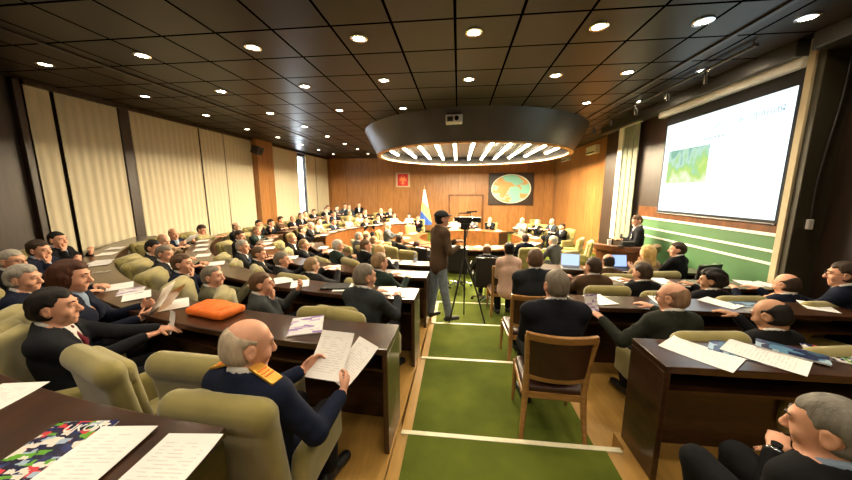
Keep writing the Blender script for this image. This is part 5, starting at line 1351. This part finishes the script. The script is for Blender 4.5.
PAP = [  # row, px, py, rotation, lift
 ('L0', 15, 393, 20, 0), ('L0', 88, 464, 12, .009), ('L0', 160, 472, 8, 0),
 ('L1', 180, 303, 62, 0), ('L1', 137, 296, 70, 0), ('L1', 128, 285, 75, 0), ('L1', 118, 262, 80, 0), ('L1', 108, 254, 78, 0), ('L1', 122, 248, 85, 0), ('L1', 100, 262, 70, 0),
 ('L2', 386, 291, 10, 0), ('L2', 404, 293, -12, 0), ('L2', 300, 284, 40, 0), ('L2', 284, 280, 55, 0), ('L2', 228, 262, 70, 0), ('L2', 216, 254, 75, 0), ('L2', 210, 249, 80, 0), ('L2', 206, 245, 84, 0), ('L2', 202, 241, 84, 0), ('L2', 346, 286, 20, 0),
 ('L3', 396, 275, 10, 0), ('L3', 409, 275, -8, 0), ('L3', 296, 257, 50, 0), ('L3', 280, 247, 70, 0), ('L3', 277, 243, 75, 0), ('L3', 274, 240, 80, 0), ('L3', 326, 270, 30, 0), ('L3', 270, 238, 80, 0),
 ('L4', 404, 264, 5, 0), ('L4', 418, 265, -6, 0), ('L4', 322, 252, 50, 0), ('L4', 330, 247, 60, 0), ('L4', 392, 262, 14, 0),
 ('F1', 330, 235, 80, 0), ('F1', 340, 232, 84, 0), ('F1', 348, 230, 84, 0), ('F1', 356, 228, 86, 0), ('F1', 366, 226, 88, 0), ('F1', 377, 225, 88, 0), ('F1', 388, 223, 90, 0), ('F1', 398, 221, 90, 0), ('F1', 406, 220, 90, 0),
 ('R1', 700, 353, 38, 0, 1.22), ('R1', 764, 357, 40, .006, 1.2),
 ('R2', 717, 302, 30, 0), ('R2', 812, 305, -30, 0), ('R2', 600, 300, 12, 0), ('R2', 660, 299, -10, 0),
 ('R3', 622, 280, 20, 0), ('R3', 660, 280, 0, 0), ('R3', 800, 286, 25, 0), ('R3', 740, 281, -14, 0),
 ('R4', 598, 272, 10, 0), ('R4', 630, 274, -10, 0), ('R4', 660, 270, 8, 0), ('R4', 640, 268, 30, 0),
 ('RING', 450, 247, 6, 0), ('RING', 464, 246, -10, 0), ('RING', 478, 247, 4, 0), ('RING', 497, 247, 12, 0), ('RING', 412, 243, 20, 0), ('RING', 400, 238, 40, 0), ('RING', 405, 233, 80, 0), ('RING', 418, 231, 60, 0),
 ('RING', 436, 228, 0, 0), ('RING', 450, 228, 10, 0), ('RING', 465, 228, -8, 0), ('RING', 480, 228, 5, 0), ('RING', 508, 229, 0, 0), ('RING', 520, 229, 12, 0), ('RING', 533, 231, -10, 0), ('RING', 545, 234, 15, 0), ('RING', 552, 238, 40, 0), ('RING', 535, 246, 10, 0), ('RING', 550, 245, -12, 0), ('RING', 514, 246, 8, 0),
]
for row, px, py, rot, lift, *sc in PAP: lay(row, px, py, rot, lift=lift, sc=sc[0] if sc else 1.)
byrow = {}
for row, o in PLACED: byrow.setdefault(row, []).append(o)
def order(row, o):
    if row[0] == 'L': return o.location[0]*-1
    if row == 'RING': return atan2(-(o.location[0]-RT[0]), RT[1]-o.location[1]) % (2*pi)
    if row[0] == 'F': return o.location[1]
    return o.location[0]
NUM = ['first', 'second', 'third', 'fourth', 'fifth', 'sixth', 'seventh', 'eighth', 'ninth', 'tenth', 'eleventh', 'twelfth', 'thirteenth', 'fourteenth', 'fifteenth', 'sixteenth', 'seventeenth', 'eighteenth', 'nineteenth', 'twentieth', 'twenty-first']
for row, os_ in byrow.items():
    os_.sort(key=lambda o: order(row, o))
    ref = 'clockwise from the cameraman side' if row == 'RING' else 'from its near end' if row[0] == 'F' else 'from the aisle'
    for i, o in enumerate(os_): props(o, 'white paper sheet on the %s, %s %s' % (ROWTXT[row], NUM[i], ref), 'paper', 'paper sheets on the ' + ROWTXT[row])
def booklet(row, px, py, rot, w, h, t, mat, label, cat, name, lift=0., clamp=True):
    p, f = on_desk(row, px, py, lift, clamp)
    root = empty(name, p, f+radians(rot), label, cat)
    m = MB(); m.box((-w/2, -h/2, .001), (w/2, h/2, t)); m.build('pages', 'paper', root)
    m = MB(); m.box((-w/2-.002, -h/2-.002, t), (w/2+.002, h/2+.002, t+.001)); m.build('cover', mat, root)
    return root
mg = booklet('L0', 44, 456, 16, .22, .30, .006, 'magazine_cover', 'colourful magazine with blue and green cover on the bottom-corner desk', 'magazine', 'magazine')
plain('ink_white', (.8, .78, .75), .4, var=.02)
def flat_text(txt, size, parent, x, y, z, rz, mat='ink_white'):
    return text_mesh(txt, size, 'title', mat, parent, Matrix.Translation((x, y, z)) @ Matrix.Rotation(rz, 4, 'Z'))
flat_text('UKON', .05, mg, .02, .10, .0075, 0.)
booklet('L1', 308, 325, 28, .235, .31, .008, 'brochure_cover', 'white and purple brochure lying on the officer desk toward the aisle', 'brochure', 'brochure')
booklet('L1', 133, 291, 68, .20, .27, .004, 'brochure_cover', 'coloured brochure between two white sheets left of the orange bag', 'brochure', 'brochure')
booklet('L1', 123, 269, 70, .16, .11, .003, 'magazine_cover', 'small picture card on the curved desk near the woman with auburn hair', 'card', 'picture_card')
booklet('R1', 740, 352, 50, .21, .29, .004, 'blue_cover', 'teal brochure partly under the two white sheets on the front right desk', 'brochure', 'brochure')
booklet('R1', 787, 352, 48, .15, .30, .010, 'blue_cover', 'dark blue brochure on top of the white sheet at the front right desk', 'brochure', 'brochure', lift=.010)
booklet('R1', 842, 357, 60, .21, .29, .005, 'magazine_cover', 'blue picture magazine at the right edge of the front right desk', 'magazine', 'magazine')
booklet('R2', 740, 301, -5, .30, .21, .003, 'blue_cover', 'pale blue folder on the second right desk beside a white sheet', 'folder', 'folder')
booklet('L3', 290, 258, 50, .16, .22, .004, 'brochure_cover', 'mauve brochure on the desk two rows past the officer', 'brochure', 'brochure')
p, f = on_desk('L2', 336, 287)
root = empty('black_folder', p, f+radians(18), 'black folder with a pen strap on the desk past the officer', 'folder')
m = MB(); m.box((-.16, -.11, .001), (.16, .11, .018)); m.build('cover', 'black_fabric', root, .006)
m = MB(); m.box((-.17, -.118, .019), (-.06, -.106, .027)); m.build('pen', 'chrome', root, .003)
p, f = on_desk('L1', 243, 303)
root = empty('orange_bag', p, f, 'flat bright orange cloth bag lying on the officer desk', 'bag')
s_ = SDF((-.26, -.17, -.01), (.26, .17, .12), .011)
s_.rbox((0, 0, .035), (.21, .12, .034), .03); s_.ell((-.05, .0, .05), (.14, .10, .035), None, .04); s_.ell((.11, -.02, .045), (.09, .09, .03), None, .04); s_.cone((-.17, .05, .06), (-.02, .09, .05), .02, k=.03)
for a in range(5): s_.cone((-.18+.08*a, -.1, .068+.008*(a % 2)), (-.10+.07*a, .09, .074), .006, k=.012, op='d')
link('pouch', s_.mesh('pouch'), 'orange_fabric', root)
m = MB(); m.tube([(-.20, .03, .03), (-.235, .06, .02), (-.235, -.02, .018), (-.20, -.04, .03)], .007, 8); m.build('strap', 'orange_fabric', root, smooth=True)
def bottle(row, px, py, label, cap=(.1, .2, .6)):
    p, f = on_desk(row, px, py); root = empty('water_bottle', p, 0, label, 'bottle')
    if 'bottle_plastic' not in MAT:
        m, nt, b = newmat('bottle_plastic'); b.inputs['Base Color'].default_value = (.80, .84, .88, 1); b.inputs['Roughness'].default_value = .12; b.inputs['Transmission Weight'].default_value = .75; b.inputs['IOR'].default_value = 1.2
        plain('bottle_label', (.35, .45, .62), .4, var=.2); plain('bottle_cap', (.06, .16, .5), .4, var=.05)
    m = MB(); m.lathe([(.030, 0), (.033, .01), (.033, .13), (.028, .155), (.013, .19), (.013, .205)], 20); m.build('body', 'bottle_plastic', root, smooth=True)
    m = MB(); m.lathe([(.0338, .06), (.0338, .11)], 20, close=False); m.build('label', 'bottle_label', root, smooth=True)
    m = MB(); m.lathe([(.015, .203), (.015, .223), (.0005, .224)], 16); m.build('cap', 'bottle_cap', root, smooth=True)
bottle('L4', 345, 268, 'clear plastic water bottle in front of the white-haired man')
bottle('L4', 408, 270, 'clear plastic water bottle near the cameraman end of the desk')
cup(on_desk('L4', 351, 266)[0], 'small brown cup beside the clear water bottle', 'leather', .8)
emit('laptop_screen', (.30, .50, 1.), .4); emit('laptop_white', (.45, .66, 1.), .36)
plain('laptop_grey', (.28, .29, .30), .4, var=.04)
def laptop(px, py, z, row, rz, label, scr, case):
    p, f = on_desk(row, px, py, 0.); root = empty('laptop', p, radians(rz), label, 'laptop')
    m = MB(); m.box((-.165, -.12, .001), (.165, .12, .018)); m.build('base', case, root, .004)
    m = MB(); m.box((-.14, -.07, .018), (.14, .06, .0195)); m.build('keyboard', 'dark_plastic', root)
    Mx = Matrix.Translation((0, .12, .018)) @ Matrix.Rotation(radians(-14), 4, 'X')
    m = MB(); m.box((-.165, 0, 0), (.165, .010, .235), Mx); l = m.build('lid', case, root, .004)
    m = MB(); m.box((-.152, -.0018, .014), (.152, -.0004, .222), Mx); m.build('display', scr, l)
laptop(579, 274, 0, 'R4', -12, 'open grey laptop with a pale screen at the aisle end of the laptop desk', 'laptop_white', 'laptop_grey')
laptop(626, 272, 0, 'R4', 0, 'open laptop with a bright blue screen behind the bald man', 'laptop_screen', 'dark_plastic')
# sheets held in hands
def held(info, a, b, name, label, w=.21, h=.297, tilt=.9, mat='paper', off=(0, 0, 0), rz=0.):
    """sheet between two local points (left edge, right edge at the bottom)"""
    mid = (np.array(a)+np.array(b))/2+np.array(off)
    r = info['root']; M = Matrix.Translation(r.location) @ Matrix.Rotation(r.rotation_euler[2], 4, 'Z')
    L_ = M @ Matrix.Translation(Vector(mid)) @ Matrix.Rotation(rz, 4, 'Z') @ Matrix.Rotation(tilt, 4, 'X')
    mb = sheet_mesh(w, h, .0012, .012, 3); o = mb.build(name, mat, None, smooth=False); o.matrix_world = L_
    props(o, label, 'paper'); return o
def hand_pt(info, s, out=.10):
    S_, E_, W_ = info['AR'][s]; d = (W_-E_)/np.linalg.norm(W_-E_); return W_+d*out
a, b = hand_pt(officer, -1), hand_pt(officer, 1)
held(officer, a, b, 'paper_sheet', 'white sheet held up in the left hand of the bald officer', tilt=.75, off=(-.05, .05, .07), rz=.1, w=.23)
held(officer, a, b, 'paper_sheet', 'second white sheet held toward the aisle by the bald officer', tilt=.6, off=(.10, .07, .04), rz=-.45)
a, b = hand_pt(wom, -1), hand_pt(wom, 1)
held(wom, a, b, 'paper_sheet', 'large white sheet held by the woman with auburn bob', tilt=1.0, off=(.05, .06, .07), rz=-.2, w=.24, h=.32)
held(wom, a, b, 'paper_envelope', 'tan envelope behind the sheet of the woman with auburn bob', tilt=.9, off=(.08, .11, .05), rz=-.3, w=.26, h=.33, mat='chair_wood')
a, b = hand_pt(m1, -1), hand_pt(m1, 1)
o = held(m1, a, b, 'paper_leaflet', 'small folded leaflet held by the dark-haired man in black', tilt=1.3, off=(0, .02, .05), rz=.5, w=.10, h=.17)
bm174 = [i for i in PEOPLE if 'holding papers before' in i['label']][0]
held(bm174, hand_pt(bm174, -1), hand_pt(bm174, 1), 'paper_sheet', 'white sheet held by the bald man in navy suit', tilt=.6, off=(0, .05, .05))
bg = [i for i in PEOPLE if 'balding man with glasses' in i['label']][0]
held(bg, hand_pt(bg, -1, .12), hand_pt(bg, -1, .12), 'paper_leaflet', 'small red and white leaflet held by the balding man with glasses', tilt=1.2, off=(0, .02, .05), w=.12, h=.16, mat='brochure_cover')
# watch of the man in the bottom corner
br = [i for i in PEOPLE if 'bottom corner, head' in i['label']][0]
S_, E_, W_ = br['AR'][-1]; d = (W_-E_)/np.linalg.norm(W_-E_); c0 = W_-d*.012
m = MB(); e1 = np.cross(d, (0, 0, 1)); e1 /= np.linalg.norm(e1); e2 = np.cross(d, e1)
m.tube([Vector(c0+(e1*cos(a)+e2*sin(a))*.034) for a in np.linspace(0, 2*pi, 19)], .007, 8, False); w_ = m.build('wristwatch', 'chrome', br['root'], smooth=True)
m = MB(); m.tube([Vector(c0+V3(0, 0, .030)), Vector(c0+V3(0, 0, .042))], .019, 18); m.build('dial', 'glass_dark', w_, smooth=True)
# ------------------------------------------------------------------ empty chairs
def empty_chair(kind, x, y, z, f, label): chair(kind, x, y, z, f, label, CH[kind])
def arc_chair(row, a, label, R=None, turn=0.):
    R = R or RHEAD[row]+.05; a = radians(a); x, y = CL[0]-R*sin(a), CL[1]-R*cos(a)
    empty_chair('olive', x, y, TIER[row], face_to((x, y), CL)+turn, label)
EMPTY = [('L1', 184, 358, .95, 4, 'empty olive armchair touching the left shoulder of the bald officer'), ('L1', 80, 355, .95, -8, 'empty olive armchair between the bald officer and the dark-haired man, its back to the camera')]
for row, px, py, zt, turn, lb in EMPTY:
    p = at_z(px, py, TIER[row]+zt); f = face_to(p, CL)+turn
    empty_chair('olive', p[0]-sin(radians(f))*.33, p[1]+cos(radians(f))*.33, TIER[row], f, lb)
p = at_z(208, 398, .48+.96); f = -2
chair('olive', p[0]-sin(radians(f))*.33, p[1]+cos(radians(f))*.33, .48, f, 'olive armchair of the bald officer in navy uniform', CH['olive'])
for inf, px, py, T, f, sh in ((pk, 507, 268, .12, 2, 'black-haired woman in pale pink top'), (wc1, 562, 339, .36, -3, 'man in navy suit on the near wooden chair'), (wc2, 534, 298, .24, 2, 'dark-haired man in dark blue-grey suit on the farther wooden chair')):
    p = at_z(px, py, T+.90); o = chair('wood', p[0]-sin(radians(f))*.31, p[1]+cos(radians(f))*.31, T+.008, f, 'wooden chair of the '+sh, CH['wood']); o.scale = (1.04, 1, .95)
p = at_z(325, 312, TIER['L2']+.90); empty_chair('olive', p[0], p[1]+.30, .36, 4, 'empty olive armchair behind the white and purple brochure')
for row, px, py, lb in (('L2', 236, 297, ''),): pass
for px, py, lb in ((415, 229, 'pale lit armchair left of the far ring segment'), (374, 236, 'pale lit armchair beside the wood bench front')):
    p = at_z(px, py, .80); empty_chair('olive', p[0], p[1], 0, face_to(p, RT), lb)
for px, py, f, lb in ((571, 240, 60, 'pale lit armchair nearest the wood side wall'), (580, 243, 70, 'pale lit armchair nearer the lectern')):
    p = at_z(px, py, .85); empty_chair('olive', p[0], p[1], 0, f, lb)
p = at_z(538, 218, 1.05); empty_chair('olive', p[0], p[1]+.2, 0, 180, 'high pale chair below the right part of the globe panel')
empty_chair('office', .05, 7.15, 0, -10, 'empty black office chair beyond the legs of the cameraman')
empty_chair('office', -.75, 7.05, 0, -30, 'empty black office chair left of the legs of the cameraman')
# ------------------------------------------------------------------ light and colour
w = bpy.data.worlds.new('daylight'); SC.world = w; w.use_nodes = True
bg_ = w.node_tree.nodes['Background']; bg_.inputs[0].default_value = (.80, .90, 1., 1); bg_.inputs[1].default_value = 9.
SC.view_settings.view_transform = 'Standard'; SC.view_settings.look = 'None'; SC.view_settings.gamma = 1.; SC.view_settings.use_curve_mapping = False
SC.view_settings.exposure = EXPO
